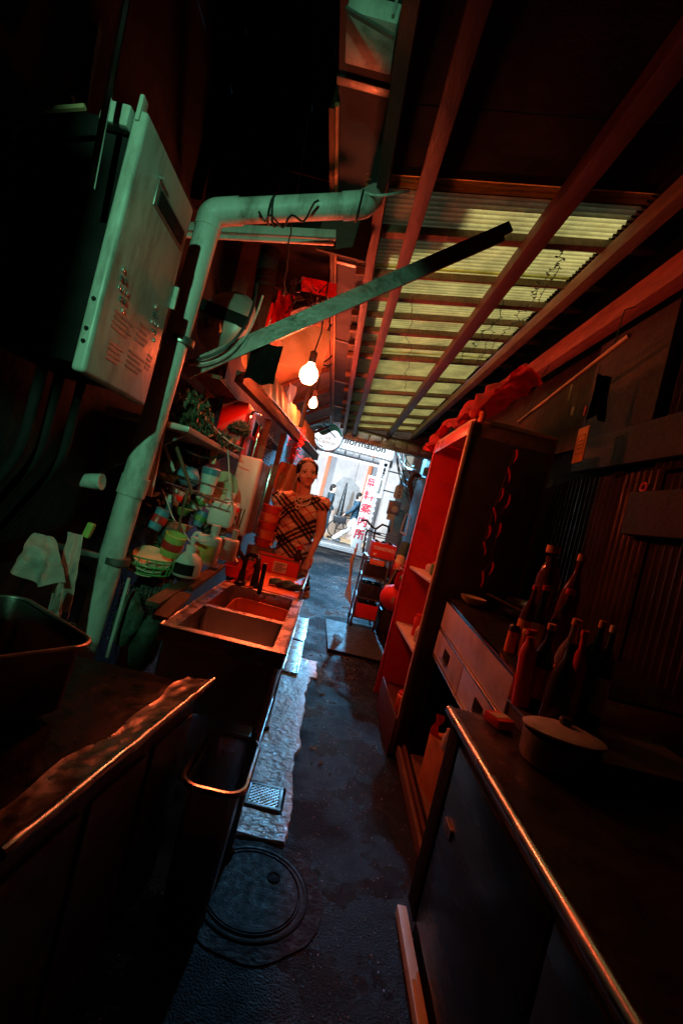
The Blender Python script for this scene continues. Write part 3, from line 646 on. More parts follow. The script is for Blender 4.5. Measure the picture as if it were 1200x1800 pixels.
for yy in (1.13,1.2,1.3):
    bm = B(); tube(bm, arc_path([(-.77,yy,1.392),(-.77,yy,1.15),(-.9,yy,.9)], .06), .013, 10); mk('supply_pipe', bm, m_dark, wh)
bm = B(); box(bm, (xf_-.03,y1+.001,1.68), (xf_+.012,y1+.012,1.75), .003); mk('side_bracket', bm, m_enamel, wh)
# dark junk at the far left
p = PY(160,330,.98); q = PY(224,-10,.98)
cable('conduit', [p, (q*.6+p*.4), q, q+(q-p)*.6], .008, m_chrome, 'thin shiny conduit rising at the upper left', 'pipe')
bm = B(); c = PY(70,262,1.1); tube(bm, [c+V((.055*cos(t), .02*sin(t*.5), .06*sin(t)+.0)) for t in [k*.2 for k in range(62)]], .010, 8); mk('coiled_hose', bm, m_tealp, label='coil of teal hose hung on the left wall', cat='hose')
cable('rod', [PY(80,193,1.0), PY(150,188,1.0)], .007, m_ply, 'short wooden rod above the coiled hose', 'rod')
for i, (px, py, w, h) in enumerate(((150,110,.05,.2),(128,250,.04,.12))):
    c = PY(px,py,1.15); bm = B(); sheet(bm, lambda u, v: c+V(((u-.5)*w, .02*sin(u*9+v*2), (v-.5)*h)), 10, 6, .002); mk('plastic_strip', bm, m_tealp, label=['long teal plastic strip hanging at upper left','short teal plastic strip under the wooden rod'][i], cat='strip')
bm = B(); c = PY(150,845,1.5); lathe(bm, [(0,-.055),(.017,-.055),(.026,.03),(.027,.055),(.02,.056),(0,.05)], c, 18, RY(R(80))); mk('pipe_stub', bm, m_pvc, label='pale pipe stub sticking out left of the downpipe', cat='pipe')
# cloths hanging behind the tub
def hung(top, bot, y, w, label, m, k=1.0, seed=0, name='hanging_cloth'):
    a = PY(*top, y); b = PY(*bot, y)
    def fn(u, v):
        ww = w*((.35+.65*v**.6) if k else (.85+.15*v)); p = a.lerp(b, v)
        return V((p.x + (u-.5)*ww, y+.018*sin(u*11+seed+v*2)*v + .012*noise.noise((u*4,v*5,seed)), p.z + .012*sin(u*7+seed)*v))
    bm = B(); sheet(bm, fn, 26, 18, .003); return mk(name, bm, m, label=label, cat='cloth')
hung((78,940),(62,1022),1.3,.15,'pale cloth draped like a hood at the far left', m_cloth, seed=1)
hung((133,938),(105,1082),1.38,.055,'long pale cloth hanging next to the downpipe', m_cloth, 0, seed=3)
hung((108,1025),(98,1080),1.28,.035,'small grey rag dangling under the hooded cloth', m_cloth, seed=5)
def sack(px, py, y, r, m, label, name='net_sack', seed=0):
    c = PY(px,py,y); bm = B(); ball(bm, (0,0,0), r, 4)
    for v in bm.verts: v.co = c + v.co*(1+.25*noise.noise(v.co*18+V((seed,0,0)))+.10*noise.noise(v.co*60+V((0,seed,0))))
    return mk(name, bm, m, label=label, cat='sack')
bm = B(); obox(bm, PY(157,932,1.5), (.022,.02,.05), RY(.2), .004); mk('sponge', bm, m_yelg, label='yellow sponge hanging beside the long cloth', cat='sponge')
sack(225,1090,1.75,(.05,.05,.1),m_net,'dark net sack hanging left in the row under the basket',seed=1)
sack(255,1130,1.8,(.05,.05,.11),m_net,'dark net sack hanging lowest under the basket',seed=5)
sack(285,1080,1.85,(.045,.05,.12),m_net,'dark net sack hanging right in the row under the basket',seed=9)
sack(80,1130,1.3,(.06,.05,.06),m_net,'dark net bundle behind the steel tub',seed=12)
sack(300,940,2.0,(.05,.05,.06),m_net,'crumpled dark bag left of the soap bottle',seed=15)
# basket of plates
bk = thing('wire_basket', 'green wire basket holding pale plates behind the downpipe', 'basket', tuple(PY(258,1000,1.85)))
c = PY(262,995,1.85)
for zz, rr in ((0,.085),(.03,.092),(.06,.098)):
    bm = B(); tube(bm, [c+V((rr*cos(t),rr*.8*sin(t),zz-.02)) for t in [2*pi*i/28 for i in range(29)]], .0035, 6); mk('hoop', bm, m_grnpl, bk)
for i in range(18):
    t = 2*pi*i/18; bm = B(); tube(bm, [c+V((.085*cos(t),.068*sin(t),-.02)), c+V((.098*cos(t),.078*sin(t),.042))], .0025, 5); mk('wire', bm, m_grnpl, bk)
for i in range(3):
    bm = B(); lathe(bm, [(0,0),(.05,.0),(.078,.014),(.076,.017),(.05,.005),(0,.005)], c+V((-.02+.012*i,.0,-.01+.018*i)), 26, RX(.35)@RY(.25)); mk('plate', bm, m_cream, label='pale plate tilted in the green wire basket, %s' % ['lowest of three','middle of three','topmost of three'][i], cat='plate', group='plates in the wire basket')
# vent hood / dish behind the strut
vh = thing('vent_hood', 'round pale vent hood with dark band on the left wall', 'vent', tuple(PY(395,560,2.3)))
c = PY(392,560,2.3); rot = RX(R(80)) @ RY(R(-25))
bm = B(); lathe(bm, [(0,.06),(.07,.055),(.13,.03),(.165,-.01),(.17,-.03),(.16,-.03),(.12,.02),(0,.045)], c, 40, rot); mk('dish', bm, m_enameld, vh)
bm = B(); obox(bm, c+V((0,-.075,0)), (.3,.03,.06), RY(R(8)), .01); mk('band', bm, m_dark, vh)
bm = B(); lathe(bm, [(0,0),(.02,0),(.024,.02),(.01,.03),(0,.03)], c+V((-.03,-.08,-.07)), 14, RX(R(90))); mk('knob', bm, m_plb, vh)
bm = B(); tube(bm, [c+V((.02,-.09,-.06)), c+V((.035,-.1,-.1))], .005, 8); mk('lever', bm, m_cream2, vh)
bm = B(); tube(bm, [PY(475,440,2.5), PY(462,520,2.5), PY(440,600,2.55)], .055, 16); mk('duct', bm, m_dark, label='dark flue duct rising behind the strut', cat='duct')
# shelf with heap of netting
sh = thing('wall_shelf', 'narrow board shelf on the left wall holding a dark tangled heap', 'shelf', (-.74,2.1,1.36))
bm = B(); box(bm, (-.92,1.74,1.355), (-.6,2.75,1.378), .003); mk('board', bm, m_enameld, sh)
for y in (1.85,2.55):
    bm = B(); prism(bm, [V((-.94,y,1.354)),V((-.64,y,1.354)),V((-.94,y,1.12))], (0,.012,0)); mk('bracket', bm, m_steeld, sh)
def heap(c, r, n, seed, label, m, name):
    random.seed(seed); bm = B()
    for k in range(n):
        p = V((random.gauss(0,.5),random.gauss(0,.5),abs(random.gauss(0,.55))))
        if p.length > 1.3: continue
        p = V(c)+V((p.x*r[0],p.y*r[1],p.z*r[2])); e = Euler((rnd(-1.4,1.4),rnd(-1.4,1.4),rnd(0,6))).to_matrix(); l = rnd(.012,.032)
        a = [p+e@V(q) for q in ((-l,0,0),(0,l*.35,l*.1),(l,0,0),(0,-l*.35,l*.1))]
        vs_ = [bm.verts.new(q) for q in a]; bm.faces.new(vs_)
    return mk(name, bm, m, label=label, cat='plant', smooth=0)
heap((-.70,1.98,1.385),(.09,.13,.13),2200,3,'dark leafy tangle piled on the near end of the shelf',m_leaf,'trailing_plant')
heap((-.66,2.35,1.385),(.09,.22,.05),1100,4,'low dark tangle spilling along the far end of the shelf',m_net,'trailing_plant')
# sticks and utensils below the shelf
cable('broom_handle', [PY(296,742,1.9), PY(338,868,2.0)], .008, m_wood, 'brown broom handle leaning under the shelf', 'broom')
cable('rod', [PY(285,770,1.92), PY(306,828,1.95)], .007, m_pvc, 'short pale rod crossing behind the broom handle', 'rod')
cable('rope', wav(PY(330,860,1.95), PY(305,965,1.95), 12, .006, 2), .006, m_wood, 'frayed rope hanging between the jug and the bags', 'rope')
for i, (px, py0, py1) in enumerate(((345,778,812),(353,782,815))):
    bm = B(); a, b = PY(px,py0,2.3), PY(px-6,py1,2.3); tube(bm, [a, a.lerp(b,.7)], .006, 8); tube(bm, [a.lerp(b,.7), b], [.006,.016], 8); mk('wooden_spatula', bm, m_wood, label=['left of two wooden spatulas hanging below the shelf','right of two wooden spatulas hanging below the shelf'][i], cat='spatula')
bm = B(); a, b = PY(378,790,2.3), PY(372,815,2.3); bar(bm, a, b, .035, .008, up=(0,1,0), bev=.003); mk('scrub_brush', bm, m_cream, label='pale flat scrubbing brush standing behind the cup', cat='brush')
# wire rack carrying packs and cups
rk = thing('wire_rack', 'wire rack under the shelf carrying packs and cups', 'rack', tuple(PY(330,860,2.1)))
for k, (p0, p1) in enumerate((((275,845),(400,885)),((275,825),(400,862)))):
    bm = B(); tube(bm, [PY(*p0,2.1), PY(*p1,2.1)], .004, 6); tube(bm, [PY(*p0,2.3), PY(*p1,2.3)], .004, 6); mk('rod', bm, m_steel, rk, kind='stuff')
for k in range(9):
    q = PY(278+14.5*k, 846+4.6*k, 2.1); bm = B(); tube(bm, [q, q+V((0,.22,0))], .003, 6); mk('rung', bm, m_steel, rk)
sack(292,832,2.16,(.07,.06,.035),m_yelg,'green and white plastic pack on the wire rack','plastic_pack',21)
sack(330,838,2.18,(.055,.05,.045),m_blue,'blue and white plastic pack in the middle of the rack','plastic_pack',25)
sack(312,822,2.24,(.06,.05,.03),m_cream,'cream bag lying on top of the packs','plastic_pack',27)
cu = thing('cup', 'white cup with blue lid on the wire rack', 'cup', tuple(PY(362,858,2.14)))
c = PY(362,868,2.14); bm = B(); lathe(bm, [(0,0),(.03,0),(.04,.09),(.037,.09),(.028,.004),(0,.004)], c, 24); mk('body', bm, m_wht, cu)
bm = B(); lathe(bm, [(0,.125),(.036,.125),(.042,.12),(.042,.091),(0,.091)], c, 24); mk('lid', bm, m_blue, cu)
pl = thing('wall_plate', 'round pale plate standing upright behind the cup', 'plate', tuple(PY(393,865,2.4)))
bm = B(); lathe(bm, [(0,.0),(.05,.002),(.095,.018),(.098,.022),(.09,.02),(.05,.008),(0,.008)], PY(393,862,2.4), 34, RX(R(82))@RY(R(-20))); mk('dish', bm, m_cream, pl)
def jug(px, py, y, w, h, m, label, ml=None):
    c = PY(px,py,y); t = thing('jug', label, 'jug', tuple(c))
    bm = B(); box(bm, c+V((-w/2,-w*.35,0)), c+V((w/2,w*.35,h)), w*.16, seg=3); mk('body', bm, m, t)
    bm = B(); lathe(bm, [(w*.2,h),(w*.16,h+.02),(w*.2,h+.021),(w*.2,h+.05),(0,h+.05)], c+V((w*.15,0,0)), 16); mk('cap', bm, m_wht, t)
    bm = B(); tube(bm, arc_path([c+V((-w*.5,0,h*.55)), c+V((-w*.72,0,h*.6)), c+V((-w*.7,0,h*.98)), c+V((-w*.4,0,h*.98))], .02), .008, 8); mk('handle', bm, m, t)
    if ml: bm = B(); box(bm, c+V((-w*.4,-w*.35-.002,h*.15)), c+V((w*.4,-w*.35+.002,h*.7))); mk('label_print', bm, ml, t)
    return t
jug(385,925,2.3,.12,.13,m_wht,'squat white jug hanging level with the second heater')
jug(358,992,2.02,.10,.13,m_wht,'jug with yellow-green label beside the soap bottle',m_yelg)
jug(398,985,2.3,.08,.11,m_wht,'small pale jug squeezed behind the labelled jug')
# soap pump bottle
sp_ = thing('soap_bottle', 'pale round pump soap bottle on the sink edge', 'bottle', tuple(PY(325,1012,1.9)))
c = PY(325,1012,1.9)
bm = B(); lathe(bm, [(0,0),(.05,0),(.058,.01),(.058,.06),(.045,.085),(.022,.1),(.02,.112),(0,.112)], c, 26); mk('body', bm, m_wht, sp_)
bm = B(); lathe(bm, [(0,.112),(.023,.112),(.023,.13),(.008,.132),(.008,.152),(.014,.154),(.014,.166),(0,.166)], c, 18); mk('pump', bm, m_wht, sp_)
bm = B(); bar(bm, c+V((-.012,0,.16)), c+V((.05,-.01,.155)), .014, .01, bev=.003); mk('spout', bm, m_wht, sp_)
bm = B(); sheet(bm, lambda u, v: c+V((.0592*cos(-2.3+1.5*u),.0592*sin(-2.3+1.5*u),.012+.045*v)), 12, 1, .0006); mk('label_print', bm, m_plb, sp_)
random.seed(77)
CL = [((300,885),2.25,'white ribbed cup upside down under the rack',m_wht,0),((318,905),2.3,'green scrub bowl hanging under the rack',m_grnpl,1),((345,895),2.35,'small white pot hanging under the cup',m_wht,0),((282,905),2.1,'pale beaker at the left under the rack',m_pvc,0),((312,940),2.2,'cream bowl standing left of the labelled jug',m_cream,1),((375,880),2.45,'pale funnel hung beside the wall plate',m_wht,1),((408,905),2.5,'little white bottle squeezed against the second heater',m_wht,0),((268,930),1.9,'teal plastic beaker by the downpipe',m_blue,0),((296,975),1.85,'yellow-green sponge block behind the basket',m_yelg,0),((345,925),2.3,'blue lidded pot between the jugs',m_blue,0)]
for (px, y, lab, m, sh2) in CL:
    c = PY(*px, y); r_ = rnd(.028,.042); h_ = rnd(.06,.1); nm = 'bowl' if sh2 else 'beaker'
    t = thing(nm, lab, nm, tuple(c)); e_ = Euler((rnd(-.3,.3),rnd(-.3,.3),0)).to_matrix()
    if sh2: bm = B(); lathe(bm, [(0,0),(r_*.7,0),(r_*1.7,h_*.5),(r_*1.65,h_*.52),(r_*.65,.006),(0,.006)], c, 24, e_); mk('body', bm, m, t)
    else:
        bm = B(); lathe(bm, [(0,0),(r_*.85,0),(r_*.9,.006),(r_,h_),(r_*.95,h_),(r_*.82,.008),(0,.008)], c, 24, e_); mk('body', bm, m, t)
    if not sh2: bm = B(); lathe(bm, [(r_*.935+.0005,h_*.32),(r_*.97+.0015,h_*.35),(r_*1.0+.001,h_*.66),(r_*.99+.0002,h_*.69)], c, 24, e_); mk('print_band', bm, (m_redp,m_grnpl,m_blue,m_yelg)[int(px[0])%4], t)
    bm = B(); lathe(bm, [(r_*(1.7 if sh2 else 1)-.001,-.003),(r_*(1.7 if sh2 else 1)+.003,0),(r_*(1.7 if sh2 else 1)-.001,.003)], c+e_@V((0,0,h_*(.5 if sh2 else 1))), 24, e_); mk('rim', bm, m, t)
for i, (px, y, r_, lab, m) in enumerate((((300,900),2.35,(.10,.06,.10),'dark leafy bundle hanging behind the beakers',m_leaf),((275,1000),2.0,(.07,.06,.06),'wet leaf heap below the basket',m_leaf),((420,760),2.7,(.05,.08,.05),'dry twigs at the far shelf end',m_net))):
    heap(PY(*px,y), r_, 700, 80+i, lab, m, 'leaf_bundle')
def mesh_panel(px, y, w, h, n, m_, ang, lab):
    c = PY(*px, y); bm = B()
    for i in range(n+1):
        for ax in (0,1):
            q = i/n-.5
            pts = [c+RZ(ang)@V((q*w if ax else k*w, .015*sin((q+k)*9)+.012*noise.noise((q*4,k*4,y)), k*h if ax else q*h)) for k in (-.5,-.25,0,.25,.5)]
            tube(bm, pts, .0016, 4)
    t = thing('mesh_panel', lab, 'mesh', tuple(c)); return mk('wires', bm, m_, t, kind='stuff')
mesh_panel((235,1080),1.78,.16,.22,12,m_steel,.2,'hanging steel mesh panel beside the lower downpipe')
mesh_panel((285,1075),1.95,.14,.24,11,m_steel,-.3,'second hanging mesh panel left of the sink')
mesh_panel((60,1120),1.32,.2,.12,12,m_steel,.1,'mesh basket wall behind the steel tub')
mesh_panel((270,935),2.1,.16,.14,10,m_grnpl,.15,'green mesh panel under the wire rack')
for i, (px, y, r_, n_h, lab, m) in enumerate((((330,800),2.4,(.10,.08,.06),900,'dark trailing leaves under the shelf board',m_leaf),((255,1060),2.0,(.06,.06,.10),900,'netting tangle behind the mesh panels',m_net),((300,1010),2.1,(.08,.05,.05),800,'damp leaves behind the planks',m_leaf),((372,935),2.4,(.06,.05,.05),600,'wire wool tangle between the jugs',m_net),((262,900),2.05,(.05,.05,.08),700,'dark net hanging left of the beakers',m_net))):
    heap(PY(*px,y), r_, n_h, 140+i, lab, m, 'net_tangle')['category'] = 'netting'
for i, (a_, b_, sg) in enumerate((((300,760),(395,800),.05),((285,860),(345,960),.03),((310,790),(300,990),.02),((400,790),(415,930),.02),((270,960),(350,1010),.05),((345,700),(430,790),.04),((215,1010),(205,1150),.02))):
    p, q = PY(*a_,1.98+.04*i), PY(*b_,2.0+.04*i); cable('cable', [p.lerp(q,k/12)+V((0,.01*sin(k),-sg*4*(k/12)*(1-k/12))) for k in range(13)], .0035, (m_rub,m_pvc)[i%2], ['black cord sagging just under the shelf','pale cord across the beakers','black cord dropping behind the beakers','pale cord beside the second heater','black cord over the leaf heap','pale cord above the shelf heap','black cord beside the lower downpipe'][i])
# second small water heater above the drainboard
w2 = thing('instant_heater', 'small upright enamel water heater above the red drainboard', 'heater', tuple(PY(435,945,2.6)))
a = PY(425,795,2.6); x0, x1, z0, z1 = -.585, -.455, .93, 1.385
bm = B(); box(bm, (x0,2.6,z0), (x1,2.68,z1), .014, seg=3); cv = mk('front_cover', bm, m_enamel, w2)
bm = B(); box(bm, (x0+.006,2.681,z0+.006), (x1-.006,2.98,z1-.006), .006); mk('case', bm, m_steeld, w2)
bm = B(); box(bm, (x1-.006,2.975,z0), (x1+.012,2.995,z1+.01), .003); mk('side_trim', bm, m_chrome, w2)
for k in range(5):
    bm = B(); obox(bm, (x0+.03+.018*k, 2.5995, z0+.1), (.006,.004,.11), RY(R(4)), .001); mk('vent_slot', bm, m_dark, cv)
bm = B(); tube(bm, arc_path([(-.52,2.75,.935),(-.52,2.75,.82),(-.47,2.72,.76)], .03), .012, 8); mk('pipe', bm, m_steeld, w2)
# ================================================================ SINKS
sk_ = thing('double_sink', 'stainless double sink on legs along the left side', 'sink', (-.245,1.95,0))
X0, X1, Y0, Y1, ZT = -.455, -.035, 1.5, 2.41, .7
def rim(bm, x0, x1, y0, y1, holes, z0, z1):
    xs_ = sorted({x0, x1} | {h[0] for h in holes} | {h[1] for h in holes}); ys_ = sorted({y0, y1} | {h[2] for h in holes} | {h[3] for h in holes})
    for i in range(len(xs_)-1):
        for j in range(len(ys_)-1):
            cx, cy = (xs_[i]+xs_[i+1])/2, (ys_[j]+ys_[j+1])/2
            if any(h[0] < cx < h[1] and h[2] < cy < h[3] for h in holes): continue
            bmesh.ops.delete(bm, geom=[], context='VERTS')
            for zz in (z0, z1):
                q = [bm.verts.new((x, y, zz)) for x, y in ((xs_[i],ys_[j]),(xs_[i+1],ys_[j]),(xs_[i+1],ys_[j+1]),(xs_[i],ys_[j+1]))]; bm.faces.new(q)
    bmesh.ops.remove_doubles(bm, verts=bm.verts, dist=1e-5); return bm
HO = [(X0+.045,X1-.045,Y0+.045,1.86),(X0+.045,X1-.045,1.9,Y1-.035)]
bm = B(); rim(bm, X0, X1, Y0, Y1, HO, ZT, ZT-.0001)
mk('rim', bm, m_steel, sk_, smooth=0)
bm = B()
for lo, hi in (((X0,Y0,ZT-.05),(X1,Y0+.004,ZT-.0005)),((X0,Y1-.004,ZT-.05),(X1,Y1,ZT-.0005)),((X0,Y0+.004,ZT-.05),(X0+.004,Y1-.004,ZT-.0005)),((X1-.004,Y0+.004,ZT-.05),(X1,Y1-.004,ZT-.0005))): box(bm, lo, hi, .001)
tube(bm, [(X0,Y0,ZT),(X1,Y0,ZT)], .006, 8); tube(bm, [(X1,Y0,ZT),(X1,Y1,ZT)], .006, 8); tube(bm, [(X0,Y0,ZT),(X0,Y1,ZT)], .006, 8)
mk('rolled_edge', bm, m_steel, sk_, kind='stuff')
def basin(x0, x1, y0, y1, zt, zb, m, rr=.035):
    bm = B(); n = 5
    def loop(ins, z, rad):
        pts = []
        for cx, cy, a0 in ((x1-rad-ins,y1-rad-ins,0),(x0+rad+ins,y1-rad-ins,90),(x0+rad+ins,y0+rad+ins,180),(x1-rad-ins,y0+rad+ins,270)):
            for k in range(n+1): pts.append(bm.verts.new((cx+rad*cos(R(a0+90*k/n)), cy+rad*sin(R(a0+90*k/n)), z)))
        return pts
    rings = [loop(0,zt,.004), loop(.001,zt-.02,rr*.7), loop(.006,zb+.03,rr), loop(.014,zb+.008,rr), loop(.035,zb,rr)]
    for a, b in zip(rings, rings[1:]):
        for i in range(len(a)): bm.faces.new((a[i], a[(i+1)%len(a)], b[(i+1)%len(b)], b[i]))
    bm.faces.new(rings[-1]); return bm
for h in HO:
    mk('basin', basin(*h, ZT, .46, m_steelb), m_steelb, sk_)
bm = B(); box(bm, (X0+.03,Y0+.012,.44), (X1-.03,Y0+.016,ZT-.05)); mk('front_apron', bm, m_steelb, sk_)
bm = B(); box(bm, (X1-.016,Y0+.02,.43), (X1-.012,Y1-.02,ZT-.05)); mk('side_apron', bm, m_steelb, sk_)
for x in (X0+.03, X1-.03):
    for y in (Y0+.03, Y1-.03):
        bm = B(); tube(bm, [(x,y,.008),(x,y,ZT-.051)], .017, 10); lg = mk('leg', bm, m_steel, sk_)
        bm = B(); lathe(bm, [(0,-.006),(.026,-.006),(.026,.012),(.018,.02),(0,.02)], (x,y,.006), 12); mk('foot', bm, m_rub, lg)
bm = B(); box(bm, (X0+.02,Y0+.03,.2), (X1-.02,Y1-.03,.215), .003); mk('lower_shelf', bm, m_steeld, sk_)
# planks wedged at the back of the sink
for i, (y0, y1, z) in enumerate(((1.55,1.82,.705),(1.9,2.45,.74),(1.62,2.0,.725))):
    bm = B(); bar(bm, (-.475-.03*i,y0,z), (-.485-.02*i,y1,z+.03), .05, .018, bev=.002); mk('plank', bm, m_wood, label=['short plank wedged behind the near basin','long plank behind the rear basin','plank lying crossed over the two others behind the sink'][i], cat='plank')
# red dish tray in the rear basin
def tray(bm, c, w, l, h, rad, M):
    n = 6; zs = [(0,h,0),(.004,h+.004,0),(.010,h+.004,0),(.012,h,0),(.022,.012,0),(.03,.004,0)]
    rings = []
    for ins, z, _ in zs:
        r = []
        for sx, sy, a0 in ((1,1,0),(-1,1,90),(-1,-1,180),(1,-1,270)):
            for k in range(n+1):
                a = R(a0+90*k/n); r.append(bm.verts.new(M @ V((sx*(w/2-rad)+ (rad-ins)*cos(a), sy*(l/2-rad)+(rad-ins)*sin(a), z))))
        rings.append(r)
    for a, b in zip(rings, rings[1:]):
        for i in range(len(a)): bm.faces.new((a[i], a[(i+1)%len(a)], b[(i+1)%len(b)], b[i]))
    bm.faces.new(rings[-1])
    return bm
bm = B(); tray(bm, None, .30, .36, .06, .06, Matrix.Translation((-.225,2.12,.575)) @ Matrix.Rotation(R(9),4,'X') @ Matrix.Rotation(R(-4),4,'Z')); bmesh.ops.solidify(bm, geom=list(bm.faces), thickness=.002); mk('dish_tray', bm, m_orpl, label='red plastic dish tray lying in the rear basin', cat='tray')
# drainboard table behind the sink
db = thing('drainboard', 'steel drainboard table between sink and woman', 'drainboard', (-.25,2.85,0))
bm = B(); box(bm, (-.47,2.42,.675), (-.05,3.3,.69), .003); mk('top', bm, m_steel, db)
bm = B(); box(bm, (-.058,2.425,.69), (-.046,3.3,.755), .003); mk('side_lip', bm, m_chrome, db)
bm = B(); box(bm, (-.47,3.288,.69), (-.06,3.3,.74), .003); mk('end_lip', bm, m_steel, db)
for x in (-.44,-.08):
    for y in (2.46,3.26):
        bm = B(); tube(bm, [(x,y,.0),(x,y,.675)], .015, 10); mk('leg', bm, m_steeld, db)
bm = B(); box(bm, (-.47,2.43,.3), (-.05,2.45,.674), .003); mk('apron', bm, m_steeld, db)
mt = thing('drain_mat', 'perforated orange mat covering the drainboard', 'mat', (-.25,2.8,.69))
bm = B(); box(bm, (-.44,2.45,.691), (-.065,3.05,.698), .002); mk('sheet', bm, m_orpl, mt)
bm = B()
for i in range(9):
    for j in range(14): 
        x, y = -.42+.042*i+.02*(j%2), 2.47+.042*j
        if x < -.08: lathe(bm, [(0,.0004),(.007,.0004),(.007,0)], (x,y,.698), 8)
mk('drain_holes', bm, m_redp, mt, kind='stuff')
def twist(c, l, r, m, label, ang, seed):
    bm = B(); n = 22; k = 14; rings = []
    for i in range(n+1):
        u = i/n; rr = r*(.55+.45*sin(pi*min(1,max(0,.06+u*.88)))); q = []
        for j in range(k):
            t = 2*pi*j/k; a = rr*(1+.28*sin(3*t+u*16+seed)+.12*noise.noise((u*9,j,seed)))
            q.append(bm.verts.new(V(c)+RZ(ang)@V((l*(u-.5), a*cos(t), max(.0, r*.75+a*.8*sin(t))))))
        rings.append(q)
    for a, b in zip(rings, rings[1:]):
        for j in range(k): bm.faces.new((a[j], a[(j+1)%k], b[(j+1)%k], b[j]))
    bm.faces.new(rings[0][::-1]); bm.faces.new(rings[-1]); return mk('wrung_cloth', bm, m, label=label, cat='cloth')
twist((-.15,2.62,.70),.2,.028,m_teal,'wrung teal cloth lying on the orange mat',R(-3),1)
twist((-.17,2.70,.70),.17,.026,m_orpl,'wrung orange cloth behind the teal one',R(-2),4)
bt = thing('red_tub', 'shallow red plastic tub at the wall end of the drainboard', 'tub', (-.42,2.6,.70))
bm = B(); tray(bm, None, .16, .34, .07, .03, Matrix.Translation((-.43,2.68,.70))); bmesh.ops.solidify(bm, geom=list(bm.faces), thickness=.002); mk('body', bm, m_redpl, bt)
bx = thing('red_crate', 'open red plastic box with white paper label at the end of the drainboard', 'box', (-.27,3.15,.70))
for lo, hi in (((-.42,3.06,.692),(-.12,3.066,.80)),((-.42,3.24,.692),(-.12,3.246,.80)),((-.42,3.067,.692),(-.414,3.239,.80)),((-.126,3.067,.692),(-.12,3.239,.80))):
    bm = B(); box(bm, lo, hi, .002); mk('panel', bm, m_redpl, bx)
bm = B(); tube(bm, [(-.42,3.063,.803),(-.12,3.063,.803)], .006, 8); mk('rim', bm, m_wood, bx)
bm = B(); box(bm, (-.29,3.0565,.71), (-.20,3.0595,.78)); pr_ = mk('paper_label', bm, m_wht, bx)
for k in range(5):
    bm = B(); box(bm, (-.28,3.0545,.72+.011*k), (-.28+.05+.02*(k%3),3.056,.724+.011*k)); mk('print_line', bm, m_tape, pr_)
# faucet
fc = thing('black_faucet', 'black gooseneck faucet standing over the rear basin', 'faucet', (-.40,2.46,.69))
fa, fb, fc_ = PY(432,985,2.45), PY(457,985,2.35), PY(449,1035,2.30)
bm = B(); tube(bm, arc_path([V((fa.x,2.45,.69)), V((fa.x,2.45,fa.z+.04)), V((fb.x-.01,2.36,fa.z+.05)), V((fb.x,2.33,fb.z-.03)), fc_], .045), .013, 12); mk('spout', bm, m_plb, fc)
bm = B(); lathe(bm, [(0,0),(.03,0),(.03,.02),(.02,.03),(.018,.08),(0,.08)], (fa.x,2.45,.69), 16); mk('base', bm, m_plb, fc)
bm = B(); tube(bm, [V((fa.x,2.44,fa.z)), V((fa.x-.05,2.42,fa.z+.05))], .014, 10); mk('handle', bm, m_plb, fc)
bm = B(); tube(bm, [V((fa.x+.06,2.47,.69)), V((fa.x+.065,2.46,.80))], .012, 10); ball(bm, (fa.x+.065,2.46,.81), .02, 2); mk('valve', bm, m_plb, fc)
bm = B(); tube(bm, [V((fb.x+.035,2.36,.69)), V((fb.x+.03,2.35,fb.z-.01))], .012, 10); mk('riser', bm, m_plb, fc)
for k in range(2):
    bm = B(); ball(bm, fc_+V((.002*k,0,-.03-.018*k)), (.005,.005,.007), 2); mk('water_drop', bm, m_glassc, label=['upper water drop falling from the black faucet','lower water drop falling from the black faucet'][k], cat='water drop')
# orange tubs stacked left of the woman
for k in range(5):
    t = thing('orange_tub', 'orange plastic tub in the stack left of the woman, %s' % ['lowest','second from below','middle one','second from the top','topmost'][k], 'tub', (-.43,3.36,.82+.065*k), 'orange tubs stacked left of the woman')
    bm = B(); lathe(bm, [(0,0),(.055,0),(.075,.055),(.079,.055),(.079,.06),(.071,.06),(.053,.005),(0,.005)], (-.43+.004*(k%2),3.36,.82+.062*k), 26); mk('body', bm, m_orpl if k%2 else m_redpl, t)
ct = thing('tub_stand', 'dark box carrying the stack of orange tubs', 'box', (-.43,3.36,0)); bm = B(); box(bm, (-.53,3.31,0), (-.35,3.5,.818), .005); mk('body', bm, m_wood, ct)
bm = B(); box(bm, (-.525,3.304,.4), (-.355,3.309,.46), .002); mk('batten', bm, m_woodd, ct)
sb = thing('sauce_bottle', 'dark sauce bottle in front of the woman', 'bottle', (-.185,3.2,.70))
bm = B(); lathe(bm, [(0,0),(.034,0),(.037,.01),(.037,.1),(.03,.135),(.016,.155),(.015,.18),(0,.18)], (-.085-.07,3.27,.692), 20); mk('body', bm, m_sauce, sb)
bm = B(); lathe(bm, [(0,.18),(.018,.18),(.018,.205),(0,.207)], (-.155,3.27,.692), 16); mk('cap', bm, m_redpl, sb)
bm = B(); lathe(bm, [(.0375,.03),(.0378,.031),(.0378,.075),(.0375,.076)], (-.155,3.27,.692), 20); mk('label_print', bm, m_redp, sb)
